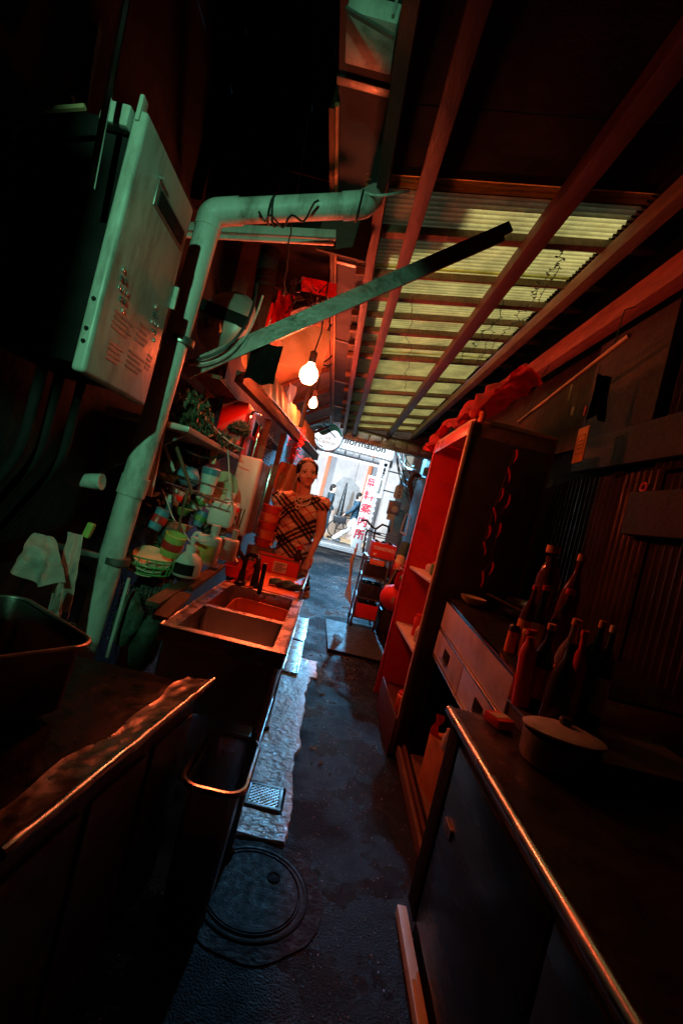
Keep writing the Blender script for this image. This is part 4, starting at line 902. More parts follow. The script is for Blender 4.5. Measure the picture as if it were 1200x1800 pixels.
# ================================================================ FOREGROUND LEFT BENCH, TUB, BIN
bn = thing('steel_bench', 'low steel bench with curled red-lit edge in the left foreground', 'bench', (-.5,.9,0))
A = V((-.222,1.357,.6)); Bp = V((-.335,.64,.6)); D = V((-.93,.5,.6)); E_ = V((-.93,1.36,.6))
def btop(u, v):
    p = (D.lerp(E_, v)).lerp(Bp.lerp(A, v), u)
    lipz = .012*max(0,(u-.86)/.14)**2
    p.z = .6 + lipz + .004*noise.noise((p.x*9,p.y*9,1)) + .0015*noise.noise((p.x*40,p.y*30,1)); return p
bm = B(); sheet(bm, btop, 60, 60, .012); mk('top', bm, m_btop, bn)
def lipf(u, v):
    p = Bp.lerp(A, v); n_ = V((-(A-Bp).y, (A-Bp).x, 0)).normalized(); w_ = .075+.03*noise.noise((v*5,2,0))
    return p + n_*w_*(1-u) + V((.0,0,.014+.016*u**2+.004*noise.noise((u*3,v*12,1))+.002*noise.noise((u*9,v*40,4))))
bm = B(); sheet(bm, lipf, 10, 70, .003); mk('bent_lip', bm, m_lip, bn)
bm = B(); tube(bm, [Bp.lerp(A, i/30)+V((0,0,.015))+V((.004,0,.010+.004*noise.noise((i*.4,3,0)))) for i in range(31)], [.010+.003*noise.noise((i*.7,1,4)) for i in range(31)], 12); mk('curled_edge', bm, m_steel, bn)
for k in (.62,.8):
    bm = B(); ball(bm, Bp.lerp(A,k)+V((.006,0,.02)), .007, 2); mk('rivet', bm, m_chrome, bn)
bm = B(); prism(bm, [V((A.x-.03,A.y-.02,.03)), V((Bp.x-.03,Bp.y,.03)), V((-.93,.5,.03)), V((-.93,1.33,.03))], (0,0,.555)); mk('cabinet', bm, m_steeld, bn)
for k in range(3):
    a = Bp.lerp(A,.04+.32*k); b = Bp.lerp(A,.33+.32*k); bm = B(); bar(bm, V((a.x-.024,a.y,.3)), V((b.x-.024,b.y-.01,.3)), .008, .46, bev=.002); mk('door', bm, m_steeld, bn)
# square tub on the bench
tb = thing('steel_tub', 'square steel tub with rolled rim on the bench at far left', 'tub', (-.6,.95,.62))
e1, e2 = V((-.53,-.85,0)), V((-.85,.53,0)); cor = V((-.44,1.035,0))
Mt = Matrix((-e2, -e1, V((0,0,1)))).transposed().to_4x4(); Mt.translation = cor + e1*.21 + e2*.18
bm = B(); tray(bm, None, .36, .42, .16, .05, Mt @ Matrix.Translation((0,0,.615))); bmesh.ops.solidify(bm, geom=list(bm.faces), thickness=.003); mk('body', bm, m_steeld, tb)
bm = B(); 
pts = []
for sx, sy, a0 in ((1,1,0),(-1,1,90),(-1,-1,180),(1,-1,270)):
    for k in range(7): pts.append(Mt @ V((sx*.13+.053*cos(R(a0+15*k)), sy*.16+.053*sin(R(a0+15*k)), .778)))
tube(bm, pts+[pts[0]], .006, 8, False); mk('rim', bm, m_steeld, tb)
# open bin under the sink
bi = thing('steel_bin', 'open steel bin with red-lit lip in front of the sink', 'bin', (-.13,1.34,0))
bm = B(); tray(bm, None, .165, .29, .40, .05, Matrix.Translation((-.128,1.335,.012))); bmesh.ops.solidify(bm, geom=list(bm.faces), thickness=.003); mk('body', bm, m_steelb, bi)
pts = []
for sx, sy, a0 in ((1,1,0),(-1,1,90),(-1,-1,180),(1,-1,270)):
    for k in range(7): pts.append(V((-.128+sx*.0325+.052*cos(R(a0+15*k)), 1.335+sy*.095+.052*sin(R(a0+15*k)), .414)))
bm = B(); tube(bm, pts+[pts[0]], .009, 8, False); mk('rim', bm, m_steel, bi)
# ================================================================ LEFT STALL WITH RED LAMPS
es = thing('stall_eave', 'timber eave of the left stall with scalloped valance and tube light', 'eave', (-.5,3.2,1.74))
def ev(y, dx=0, z=1.74): return V((-.61+.1*(y-2.3)+dx, y, z))
bm = B(); bar(bm, ev(2.3), ev(5.2), .05, .06, bev=.004); mk('beam', bm, m_wood, es)
bm = B(); bar(bm, ev(2.3,.028,1.775), ev(5.2,.028,1.775), .012, .012); mk('trim', bm, m_chrome, es)
bm = B(); tube(bm, [ev(2.9,.0,1.79), ev(4.6,.0,1.79)], .013, 10); mk('lit_tube', bm, m_tubew, es)
def val(u, v):
    y = 2.35+2.8*u; teeth = .018*abs(sin(u*pi*28)); return ev(y, -.03-.05*v, 1.83-teeth*(1-v)+.17*v) + V((.008*sin(u*90), 0, 0))
bm = B(); sheet(bm, val, 300, 6, .002); mk('valance', bm, m_ply, es)
bm = B(); box(bm, (-.86,2.3,1.7), (-.70,5.2,1.72)); mk('soffit_board', bm, m_wood, es)
so_ = thing('soffit', 'orange-lit plywood soffit between the stall and the gutter', 'soffit', (-.6,5,2.4))
for i in range(6):
    y0 = 2.95+.76*i; bm = B(); sheet(bm, lambda u, v: V((-.86+.5*v, y0+.74*u, 2.22+.34*v+.004*(i%2))), 1, 1, .008); mk('panel', bm, m_ply, so_)
for i in range(7):
    y0 = 2.93+.76*i; bm = B(); bar(bm, (-.86,y0,2.19), (-.365,y0,2.525), .03, .04, bev=.003); mk('joist', bm, m_woodr, so_)
# boards and scraps hanging above the eave
def scrap(name, px, y, w, h, m, label, ang=0, cat='panel', rx=0):
    c = PY(*px, y); bm = B(); sheet(bm, lambda u, v: c + RZ(ang)@RX(rx)@V(((u-.5)*w, .015*sin(u*7+v*5), (v-.5)*h)), 12, 10, .003); return mk(name, bm, m, label=label, cat=cat)
scrap('red_banner', (497,545), 2.75, .10, .2, m_redc, 'torn red banner hanging above the lamps', .3, 'banner')
scrap('red_banner', (560,505), 2.75, .22, .08, m_redc, 'crumpled red banner scrap high beside the gutter', -.1, 'banner', .5)
scrap('paper_notice', (452,628), 2.5, .06, .12, m_cream, 'crumpled paper notice at the corner of the eave', .6, 'notice')
scrap('red_board', (466,560), 2.6, .06, .2, m_redp, 'narrow red board behind the strut', .9, 'board')
scrap('white_board', (508,700), 3.6, .12, .22, m_whtp, 'white board glaring beside the fluorescent tube', 1.2, 'board')
scrap('rust_board', (535,610), 2.62, .26, .26, m_ply, 'rusty board hanging behind the big red bulb', .25, 'board')
for i, (a, b, sag) in enumerate((((545,575),(582,570),.10),((548,600),(583,640),.06),((500,520),(580,530),.05),((510,500),(584,545),.03),((540,630),(584,625),.05),((520,640),(545,560),.02))):
    p, q = PY(*a, 2.7+.1*i), PY(*b, 2.75+.1*i); n = 16
    cable('cable', [p.lerp(q, k/n)+V((0,0,-sag*4*(k/n)*(1-k/n))) for k in range(n+1)], .005, m_rub, ['black cable looping beside the gutter above the big bulb','thin black cable dropping to the gutter beside the big bulb','black cable across the crumpled red scrap','second black cable slanting past the red scrap','black cable level with the big bulb','black cable rising behind the big bulb'][i])
bm = B()
random.seed(11)
for k in range(22): 
    c = PY(rnd(505,580), rnd(490,540), rnd(2.6,2.9)); q = c+V((rnd(-.06,.06),rnd(-.06,.06),rnd(-.05,.05))); tube(bm, bez(c, c+V((rnd(-.05,.05),0,-.05)), q+V((0,rnd(-.05,.05),-.04)), q, 8), .0035, 5)
mk('cable_tangle', bm, m_rub, kind='stuff', label='tangle of black wiring under the eave')
for i, (px, yb) in enumerate((((543,657),2.32),((550,709),3.9))):
    c = PY(*px, yb); t = thing('red_lamp', ['large glowing red bulb hanging over the drainboard','smaller glowing red bulb farther along the stall'][i], 'lamp', tuple(c))
    bm = B(); lathe(bm, [(q*(1.3,1)[i],w*(1.3,1)[i] if w < 0 else w) for q, w in ((0,-.042),(.02,-.038),(.034,-.02),(.037,0),(.03,.024),(.016,.044),(.014,.055),(0,.055))], c, 22); mk('bulb', bm, m_bulb, t)
    bm = B(); lathe(bm, [(0,.056),(.018,.056),(.02,.11),(.008,.12),(0,.12)], c, 16); mk('socket', bm, m_plb, t)
    bm = B(); tube(bm, [c+V((0,0,.12)), c+V((.01,.0,.22)), c+V((-.03,.03,2.40-c.z))], .004, 6); mk('cord', bm, m_rub, t)
    point('bulb_light', c+V((0,0,-.0)), (52,190)[i], (1,.105,.03), (.062,.05)[i])
pp = PY(530,742,3.12); bm = B(); tube(bm, [V((pp.x,3.12,1.70)), V((pp.x,3.12,1.98))], .016, 10); mk('lamp_post', bm, m_wood, label='wooden post standing under the big red bulb', cat='post')
# shop front below the eave
rc = thing('red_wall_cabinet', 'small red cabinet with chrome edge under the eave', 'cabinet', (-.68,2.9,1.38))
bm = B(); box(bm, (-.78,2.72,1.40), (-.63,3.02,1.70), .005); mk('body', bm, m_redp, rc)
bm = B(); tube(bm, arc_path([V((-.615,2.72,1.40)), V((-.60,2.72,1.66)), V((-.60,3.0,1.69))], .05), .008, 8); mk('trim', bm, m_chrome, rc)
bm = B(); box(bm, (-.628,2.74,1.52), (-.60,3.0,1.535), .002); mk('shelf', bm, m_redp, rc)
bm = B(); lathe(bm, [(0,0),(.02,0),(.026,.12),(.02,.2),(.008,.22),(0,.22)], (-.60,3.06,1.42), 16); mk('steel_flask', bm, m_chrome, label='shiny steel flask beside the small red cabinet', cat='flask')
for i in range(6):
    bm = B()
    for k in range(26): ball(bm, (-.60+.008*i, 3.15+.07*i, 1.70-.022*k), .007, 1)
    mk('bead_strand', bm, m_wood, label='strand of dark beads hanging in the stall doorway, %s' % ['nearest','second','third','fourth','fifth','farthest'][i], cat='bead strand', group='bead curtain in the stall doorway')
for i, y in enumerate((3.12,3.62,4.15)):
    bm = B(); p = ev(y,-.03,0); box(bm, (p.x-.03,y,0), (p.x+.01,y+.05,1.70), .004); mk('door_post', bm, m_wood, label=['near wooden door post of the stall','middle wooden door post of the stall','far wooden door post of the stall'][i], cat='post')
wr = thing('red_tinsel', 'spiky red tinsel bunch hanging behind the woman', 'decoration', tuple(PY(520,775,3.95)))
random.seed(5); bm = B(); c = PY(520,782,3.95)
for k in range(420):
    t = rnd(-1,1); p = c+V((random.gauss(0,.022),random.gauss(0,.022),.15*t)); d = V((random.gauss(0,1),random.gauss(0,1),random.gauss(0,1))).normalized()*rnd(.03,.075)*(1.1-.5*abs(t)); w = d.orthogonal().normalized()*.004
    vs_ = [bm.verts.new(q) for q in (p-w, p+w, p+d)]; bm.faces.new(vs_)
mk('strands', bm, m_redc, wr, kind='stuff', smooth=0)
bm = B(); tube(bm, [c+V((0,0,.1)), c+V((0,0,.35))], .004, 6); mk('cord', bm, m_rub, wr)
ln = thing('orange_jacket', 'orange work jacket hanging behind the woman', 'jacket', tuple(PY(507,830,3.95)))
c = PY(507,835,3.95); bm = B(); sheet(bm, lambda u, v: c+V(((u-.5)*(.15+.06*v), .03*sin(u*8+v*2), .1-.3*v)), 20, 12, .006); mk('body', bm, m_orpl, ln)
for s in (-1,1):
    bm = B(); tube(bm, [c+V((s*.06,0,.09)), c+V((s*.105,-.01,-.02)), c+V((s*.11,-.01,-.14))], [.03,.028,.024], 10); mk('sleeve', bm, m_orpl, ln)
# round shop sign
rs = thing('round_sign', 'round white lightbox sign with green wave at the end of the gutter', 'sign', tuple(PY(577,768,8.0)))
c = PY(577,768,8.0); rr = .255
bm = B(); lathe(bm, [(0,-.05),(rr,-.05),(rr+.012,-.04),(rr+.012,.05),(0,.05)], c, 56, RX(R(90))); mk('casing', bm, m_whtp, rs)
bm = B(); lathe(bm, [(0,.052),(rr-.012,.052),(rr-.012,.0505),(0,.0505)], c, 56, RX(R(90))); mk('face', bm, m_signlit, rs)
pts = [V((c.x+(rr-.014)*cos(a), c.y-.054, c.z+(rr-.014)*sin(a))) for a in [R(10+150*i/40) for i in range(41)]]
low = [V((pts[-1].x+(pts[0].x-pts[-1].x)*u, c.y-.054, pts[-1].z+(pts[0].z-pts[-1].z)*u - .075*sin(u*6.6))) for u in [i/24 for i in range(1,24)]]
bm = B(); prism(bm, pts+low, (0,-.003,0)); mk('green_wave', bm, m_sgreen, rs)
Mr = face_M(c+V((0,-.056,-.02)), (1,0,0), (0,0,1))
text('lettering', 'La', .1, m_ortag, Mr, rs); text('lettering', 'Canicas', .1, m_ortag, Mr @ Matrix.Translation((0,-.08,0)), rs)
bm = B(); bar(bm, c+V((-.2,0,.2)), V((-.86,8.0,c.z+.2)), .03, .03); mk('bracket', bm, m_steeld, rs)
for i, (a, b) in enumerate((((535,745),(568,790)),((548,720),(590,770)),((520,700),(562,735)))):
    cable('cable', wav(PY(*a,7.0), PY(*b,7.4), 10, .05, i), .008, m_rub, ['black cable crossing the round sign from the left','black cable passing in front of the round sign','black cable above the round sign'][i])
# ================================================================ RIGHT FOREGROUND COUNTER
rt = thing('steel_counter', 'low stainless counter with glowing front edge in the right foreground', 'counter', (.9,.8,0))
ZC = .70
bm = B(); box(bm, (.505,.15,ZC-.03), (1.38,1.40,ZC), .004); mk('top', bm, m_btop, rt)
bm = B(); tube(bm, [(.503,.15,ZC-.012),(.503,1.40,ZC-.012)], .014, 14); mk('rolled_edge', bm, m_steel, rt)
bm = B(); box(bm, (.53,.17,.09), (1.36,1.385,ZC-.032), .003); mk('carcass', bm, m_steeld, rt)
for y0, y1 in ((.18,.74),(.76,1.30)):
    bm = B(); box(bm, (.518,y0,.12), (.529,y1,ZC-.07), .004); d_ = mk('door', bm, m_front, rt)
    bm = B(); box(bm, (.512,y1-.1,.42), (.5175,y1-.04,.45), .002); mk('handle', bm, m_steeld, d_)
bm = B(); box(bm, (.515,1.31,.1), (.5285,1.392,ZC-.04), .003); mk('corner_post', bm, m_dark, rt)
bm = B(); box(bm, (.505,.15,.004), (.535,1.44,.035), .003); mk('toe_rail', bm, m_cream2, rt)
bm = B(); box(bm, (.55,.2,.004), (1.3,1.38,.089), .003); mk('plinth', bm, m_dark, rt)
# drawer unit, leaning slightly with the ground
Mu = Matrix.Translation((.68,1.9,.45)) @ Matrix.Rotation(R(4.1),4,'X') @ Matrix.Translation((-.68,-1.9,-.45))
du = thing('drawer_unit', 'stainless drawer unit with two pulls and open bay below', 'drawer unit', (.95,1.9,0))
def ubox(nm, lo, hi, m, p=du, bev=.003):
    bm = B(); box(bm, lo, hi, bev, Mu); return mk(nm, bm, m, p)
ubox('top', (.69,1.43,.868), (1.32,2.36,.88), m_btop)
ubox('top_trim', (.672,1.43,.867), (.689,2.36,.881), m_chrome)
ubox('fascia', (.682,1.45,.728), (.70,2.34,.866), m_drawer)
for y0, y1, yh in ((1.45,1.88,1.64),(1.89,2.34,2.12)):
    d_ = ubox('drawer_front', (.682,y0,.585), (.70,y1,.718), m_drawer)
    ubox('pull_slot', (.678,yh-.045,.63), (.6815,yh+.045,.675), m_dark, d_, .001)
    ubox('pull_lip', (.664,yh-.05,.622), (.6815,yh+.05,.629), m_steel, d_, .002)
ubox('trim', (.672,1.44,.719), (.683,2.35,.727), m_chrome)
ubox('trim', (.672,1.44,.576), (.683,2.35,.584), m_chrome)
ubox('side_panel', (.683,1.45,.03), (.70,1.72,.575), m_drawer)
ubox('back_panel', (1.28,1.45,.0), (1.30,2.34,.866), m_steeld)
ubox('end_panel', (.702,1.445,.0), (1.29,1.462,.866), m_steelb)
ubox('end_panel', (.702,2.33,.0), (1.29,2.345,.866), m_dark)
ubox('bay_floor', (.70,1.73,.03), (1.27,2.32,.045), m_wood)
ubox('base_plank', (.655,1.55,.004), (.672,2.34,.07), m_woodr)
ubox('base_plank', (.635,1.5,.0), (.652,2.36,.05), m_wood)
def carton(lo, hi, m, label, ang=0, m2=None):
    c = (V(lo)+V(hi))/2; t = thing('carton', label, 'box', (c.x,c.y,lo[2])); s = V(hi)-V(lo)
    bm = B(); obox(bm, c, s, RZ(ang), .006); mk('body', bm, m, t)
    bm = B(); obox(bm, c+V((0,0,s.z/2+.001)), (s.x*.9,.03,.001), RZ(ang)); mk('tape', bm, m2 or m_cream, t)
    return t
carton((.72,1.95,.05), (.82,2.15,.3), m_ortag, 'orange carton standing in the open bay of the drawer unit', .2)
carton((.74,1.78,.05), (.86,1.92,.2), m_redpl, 'small red box at the near end of the open bay', -.1)
scrap('red_rag', (768,1275), 2.1, .05, .1, m_redc, 'red rag hanging in the open bay', .7, 'rag')
bm = B(); c = PZ(773,1285,.35); lathe(bm, [(0,0),(.02,0),(.022,.05),(.012,.07),(.012,.085),(0,.085)], (.74,2.0,.30), 14); mk('small_jar', bm, m_wht, label='small pale jar perched on the orange carton', cat='jar')
# ---- tall red cabinet
cb = thing('red_cabinet', 'tall open-fronted cabinet with bright red inside along the right', 'cabinet', (.85,2.9,0))
CX0, CX1, CY0, CY1, CZ = .632, 1.10, 2.45, 3.30, 1.86
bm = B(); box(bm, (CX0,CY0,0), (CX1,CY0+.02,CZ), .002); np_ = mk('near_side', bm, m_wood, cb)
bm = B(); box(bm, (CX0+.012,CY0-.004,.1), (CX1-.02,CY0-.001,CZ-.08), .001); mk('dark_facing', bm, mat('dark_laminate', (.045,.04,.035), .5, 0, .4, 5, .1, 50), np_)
bm = B(); box(bm, (CX0,CY1-.02,0), (CX1,CY1,CZ), .002); mk('far_side', bm, m_redp, cb)
bm = B(); box(bm, (CX1-.015,CY0+.021,.02), (CX1,CY1-.021,CZ-.02), .001); mk('back', bm, m_redp, cb)
bm = B(); box(bm, (CX0,CY0-.004,CZ), (CX1,CY1+.004,CZ+.022), .003); mk('top', bm, m_ply, cb)
for z, x1, m in ((.93,CX1-.017,m_wht),(.52,CX1-.017,m_wht),(.08,CX1-.017,m_woodr)):
    bm = B(); box(bm, (CX0+.012,CY0+.022,z), (x1,CY1-.022,z+.018), .002); mk('shelf', bm, m, cb)
for z in (1.30,1.50,1.68):
    bm = B(); box(bm, (CX0+.03,CY0+.022,z), (CX1-.017,CY0+.16,z+.016), .002); mk('side_ledge', bm, m_ortag, cb)
bm = B(); box(bm, (CX0-.018,CY0-.01,0), (CX0-.001,CY0+.018,CZ-.01), .003); mk('stile', bm, m_ply, cb)
bm = B(); box(bm, (CX0-.018,CY1-.02,0), (CX0-.001,CY1+.006,CZ-.01), .003); mk('stile', bm, m_redp, cb)
bm = B(); box(bm, (CX0-.03,CY0-.02,.0), (CX0-.019,CY0+.6,.2), .003); mk('kick_board', bm, m_woodr, cb)
bm = B(); box(bm, (CX0-.017,CY0+.03,1.78), (CX0-.003,CY1-.03,CZ-.012), .003); mk('head_rail', bm, m_redp, cb)
random.seed(21)
for i, (y, z, r, h, m) in enumerate(((2.52,1.32,.03,.10,m_redpl),(2.55,1.52,.035,.09,m_orpl),(2.75,.95,.04,.08,m_grnpl),(2.9,.95,.05,.05,m_wht),(2.6,.54,.04,.12,m_orpl),(2.72,.54,.045,.09,m_cream),(2.86,.54,.035,.14,m_redpl),(2.6,.1,.05,.18,m_ortag),(2.75,.1,.05,.12,m_orpl),(2.55,1.70,.03,.08,m_redpl))):
    x = CX0+.075 if i != 3 else CX0+.09
    t = thing('canister', ['small red canister on the lower side ledge','squat orange canister on the middle side ledge','green canister on the white cabinet shelf','low white bowl-like canister on the white shelf','orange canister at the near end of the lower shelf','cream canister in the middle of the lower shelf','tall red canister on the lower shelf','orange-brown canister on the cabinet floor','second orange canister on the cabinet floor','red canister on the top side ledge'][i], 'canister', (x,y,z))
    bm = B(); lathe(bm, [(0,.0),(r*.9,.0),(r,.008),(r,h*.8),(r*.85,h*.86),(0,h*.86)], (x,y,z+.0165), 18); mk('body', bm, m, t)
    bm = B(); lathe(bm, [(0,h),(r*.8,h),(r*.88,h*.97),(r*.88,h*.865),(0,h*.865)], (x,y,z+.0165), 18); mk('lid', bm, m_wht if i%2 else m_redp, t)
# red valance cloth over the cabinet
def vcl(u, v):
    y = 2.42+1.35*u; k = 1-.25*sin(u*pi)*v
    x = .80-.16*v - .05*sin(v*pi) + .028*sin(u*24+v*4+2*sin(u*7))*(.3+v) + .035*noise.noise((u*7,v*5,2)) + .012*noise.noise((u*22,v*14,5)); z = 2.19-.08*u*(1-v) - .33*v*k + .03*sin(u*13)*v + .035*noise.noise((u*8,v*6,8)) + .012*noise.noise((u*24,v*14,1)); return V((x, y, z))
vl = thing('red_valance', 'rumpled red cloth valance draped over the cabinet top', 'valance', (.75,3,1.9))
bm = B(); sheet(bm, vcl, 90, 34, .003); mk('cloth', bm, m_redc, vl)
bm = B(); sheet(bm, lambda u, v: V((.805+.14*v, 2.42+1.35*u, 2.195-.08*u+.012*sin(u*30+v*5)-.03*v+.04*noise.noise((u*9,v*4,3))+.015*noise.noise((u*26,v*12,6)))), 50, 8, .003); mk('top_fold', bm, m_redc, vl)
bm = B(); sheet(bm, lambda u, v: V((.68+.12*u-.02*sin(v*3), 3.77+.01*sin(u*12), 1.86+.3*v*(.6+.4*u)+.01*sin(u*9))), 16, 12, .003); mk('end_flap', bm, m_redc, vl)
cup_c = PY(847,733,2.42); t = thing('hook_cup', 'little orange cup hooked on the cabinet corner', 'cup', tuple(cup_c))
bm = B(); lathe(bm, [(0,-.03),(.016,-.03),(.02,.025),(.017,.025),(.013,-.026),(0,-.026)], cup_c, 16); mk('body', bm, m_orpl, t)
bm = B(); tube(bm, [cup_c+V((0,0,.025)), cup_c+V((0,.01,.05)), V((CX0+.05,CY0-.008,CZ-.02))], .003, 6); mk('wire', bm, m_rub, t)
# chili strings on the dark cabinet side
random.seed(31)
CH = [[(905,802,.050,.02),(893,835,.055,-.25),(880,870,.05,.1),(868,905,.055,-.35),(858,935,.05,.0),(850,965,.05,-.3)],[(891,882,.055,.1),(875,933,.06,.08),(862,1000,.05,.12),(846,1018,.06,-.1)]]
for s, lst in enumerate(CH):
    yc = CY0-.018; t = thing('chili_string', ['longer string of dried chilies on the dark cabinet side','shorter string of dried chilies right of the longer one'][s], 'chili string', tuple(PY(lst[0][0],lst[0][1],yc)))
    bm = B(); tube(bm, [PY(x,y-10,yc) for x, y, *_ in lst], .0015, 5); mk('thread', bm, m_wood, t)
    for x, y, l, a in lst:
        c = PY(x, y, yc); bm = B(); d = RY(a)@V((0,0,1))
        tube(bm, [c+d*(l*.75*(1-2*k/8)) + V((.01*sin(k/8*pi),0,0)) for k in range(9)], [.004,.0068,.0075,.007,.0063,.0053,.0043,.003,.0012], 8); mk('chili', bm, m_chili, t)
# bowls and ladle on the drawer unit
def bowl(c, r, h, m, label, nm='bowl', rot=None):
    bm = B(); lathe(bm, [(0,0),(r*.45,0),(r*.5,h*.12),(r*.85,h*.5),(r,h),(r*.96,h),(r*.8,h*.5),(r*.45,h*.16),(0,h*.16)], c, 30, rot); return mk(nm, bm, m, label=label, cat='bowl')
def ut(y): return .88 + (y-1.9)*math.tan(R(4.1))
bowl((.80,2.28,ut(2.28)+.001), .065, .04, m_cream, 'pale bowl on the drawer unit below the chilies')
bowl((1.0,2.2,ut(2.2)+.001), .10, .045, m_steel, 'wide steel bowl farther back on the drawer unit')
bowl((1.02,2.2,ut(2.2)+.05), .09, .035, m_steel, 'steel bowl nested on top of the wide one', rot=RX(.12))
cable('ladle', [(.99,2.05,ut(2.05)+.06),(.80,2.12,ut(2.12)+.10)], .006, m_wood, 'brown handled ladle resting across the steel bowls', 'ladle')
# ---- bottles
random.seed(41)
def bottle(x, y, z, r, h, m, cap, label, shape=0, lab=None):
    t = thing('sauce_bottle', label, 'bottle', (x,y,z), 'bottles crowded on the right counter')
    if shape == 0: pr = [(0,0),(r*.92,0),(r,.008),(r,h*.55),(r*.85,h*.66),(r*.36,h*.8),(r*.32,h*.93),(0,h*.93)]
    elif shape == 1: pr = [(0,0),(r*.95,0),(r,.006),(r,h*.7),(r*.7,h*.8),(r*.5,h*.84),(r*.5,h*.9),(0,h*.9)]
    else: pr = [(0,0),(r,0),(r*1.0,h*.3)] + [(r*(1+.09*(k%2)), h*(.3+.04*k)) for k in range(11)] + [(r*.5,h*.78),(r*.34,h*.93),(0,h*.93)]
    e_ = Euler((rnd(-.05,.05),rnd(-.09,.09),0)).to_matrix()
    bm = B(); lathe(bm, pr, (x,y,z), 20, e_); mk('body', bm, m, t)
    cr_ = r*(.42 if shape != 1 else .6); bm = B(); lathe(bm, [(0,h*.931),(cr_,h*.931),(cr_*1.02,h*.95),(cr_*.98,h),(0,h)], (x,y,z), 16, e_); mk('cap', bm, cap, t)
    if lab: bm = B(); lathe(bm, [(r+.0006,h*.14),(r+.0012,h*.15),(r+.0012,h*.48),(r+.0006,h*.49)], (x,y,z), 20, e_); mk('label_print', bm, lab, t)
ty = thing('bottle_tray', 'dark tray carrying the front bottles', 'tray', (.86,1.3,ZC)); bm = B(); box(bm, (.69,1.12,ZC+.001), (1.12,1.425,ZC+.05), .01); mk('body', bm, m_woodd, ty)
bm = B(); box(bm, (.68,1.11,ZC+.05), (1.13,1.43,ZC+.058), .003); mk('rim', bm, m_steeld, ty)
zt = ZC+.059
for k, (px, py, y, h, r, m, cap, sh_, lab, label) in enumerate((
    (984,962,1.68,.36,.042,m_glassb,m_ortag,1,None,'tallest wide-capped brown bottle at the back'),
    (1014,972,1.70,.34,.036,m_glassb,m_ortag,0,None,'tall brown bottle behind, right of the wide-capped one'),
    (938,1028,1.62,.22,.026,m_glassb,m_redpl,0,m_ortag,'slim red-capped bottle at the left of the back row'),
    (962,1030,1.60,.21,.025,m_glassg,m_redp,0,m_cream,'slim bottle with pale label beside the red-capped one'),
    (1000,1035,1.58,.26,.038,m_glassb,m_redpl,0,None,'round-shouldered brown bottle in mid row'),
    (1008,1086,1.40,.25,.034,m_glassc,m_ortag,0,m_ortag,'clear bottle with orange cap in the front row'),
    (970,1096,1.39,.24,.03,m_sauce,m_ortag,0,m_redp,'dark bottle with red label in the front row'),
    (945,1110,1.38,.27,.026,m_redpl,m_redp,1,None,'red squeeze bottle at the front left'),
    (1036,1110,1.36,.22,.028,m_redpl,m_redpl,0,None,'red bottle beside the ribbed one'),
    (1055,1090,1.35,.30,.026,m_glassg,m_ortag,2,None,'ribbed green bottle with orange cap'),
    (1076,1100,1.34,.28,.027,m_glassg,m_cream,0,m_cream,'pale-capped green bottle at the far right'),
    (1000,1130,1.25,.18,.034,m_sauce,m_plb,0,None,'squat black bottle in front of the red label'))):
    top_ = PY(px, py, y); zb = (ut(y)+.001 if y > 1.44 else zt)
    bottle(top_.x, y, zb, r, max(.16, top_.z-zb), m, cap, label, sh_, lab)
for i, (px, py) in enumerate(((898,1118),(910,1138))):
    c = PY(px, py+14, 1.62); t = thing('spice_shaker', ['left of two orange spice shakers by the drawer edge','right of two orange spice shakers by the drawer edge'][i], 'shaker', (c.x,1.62,ut(1.62)))
    bm = B(); lathe(bm, [(0,0),(.02,0),(.021,.004),(.021,.075),(0,.075)], (c.x,1.62-.03*i,ut(1.62)), 16); mk('body', bm, m_orpl, t)
    bm = B(); lathe(bm, [(0,.076),(.021,.076),(.021,.092),(.015,.1),(0,.1)], (c.x,1.62-.03*i,ut(1.62)), 16); mk('cap', bm, m_plb if i == 0 else m_ortag, t)
po = thing('stock_pot', 'dark pot with tilted pale lid on the right counter', 'pot', tuple(PZ(960,1320,ZC)))
c = PZ(975,1345,ZC+.001); c.y = max(c.y, .9)
bm = B(); lathe(bm, [(0,0),(.085,0),(.092,.01),(.095,.075),(.09,.075),(.086,.012),(0,.012)], c, 30); mk('body', bm, m_steeld, po)
bm = B(); lathe(bm, [(.098,.0),(.10,.006),(.09,.012),(.05,.022),(0,.026),(0,.02),(.088,.004)], c+V((.0,.0,.082)), 30, RX(-.12)); mk('lid', bm, m_enamel, po)
bm = B(); lathe(bm, [(0,.02),(.01,.02),(.018,.036),(.014,.044),(0,.046)], c+V((0,0,.082)), 14); mk('knob', bm, m_plb, po)
bowl((1.1,.95,ZC+.001), .12, .06, m_glassc, 'large dim glass bowl at the far right of the counter')
bowl((1.15,1.22,ZC+.001), .07, .05, m_steel, 'small steel bowl behind the glass bowl')
scrap('yellow_packet', (838,1305), 1.42, .05, .07, m_ortag, 'yellow packet standing behind the glowing counter edge', .4, 'packet')
carton((.60,1.30,ZC+.002), (.66,1.37,ZC+.03), m_redpl, 'tiny orange-red box on the counter corner', .3)
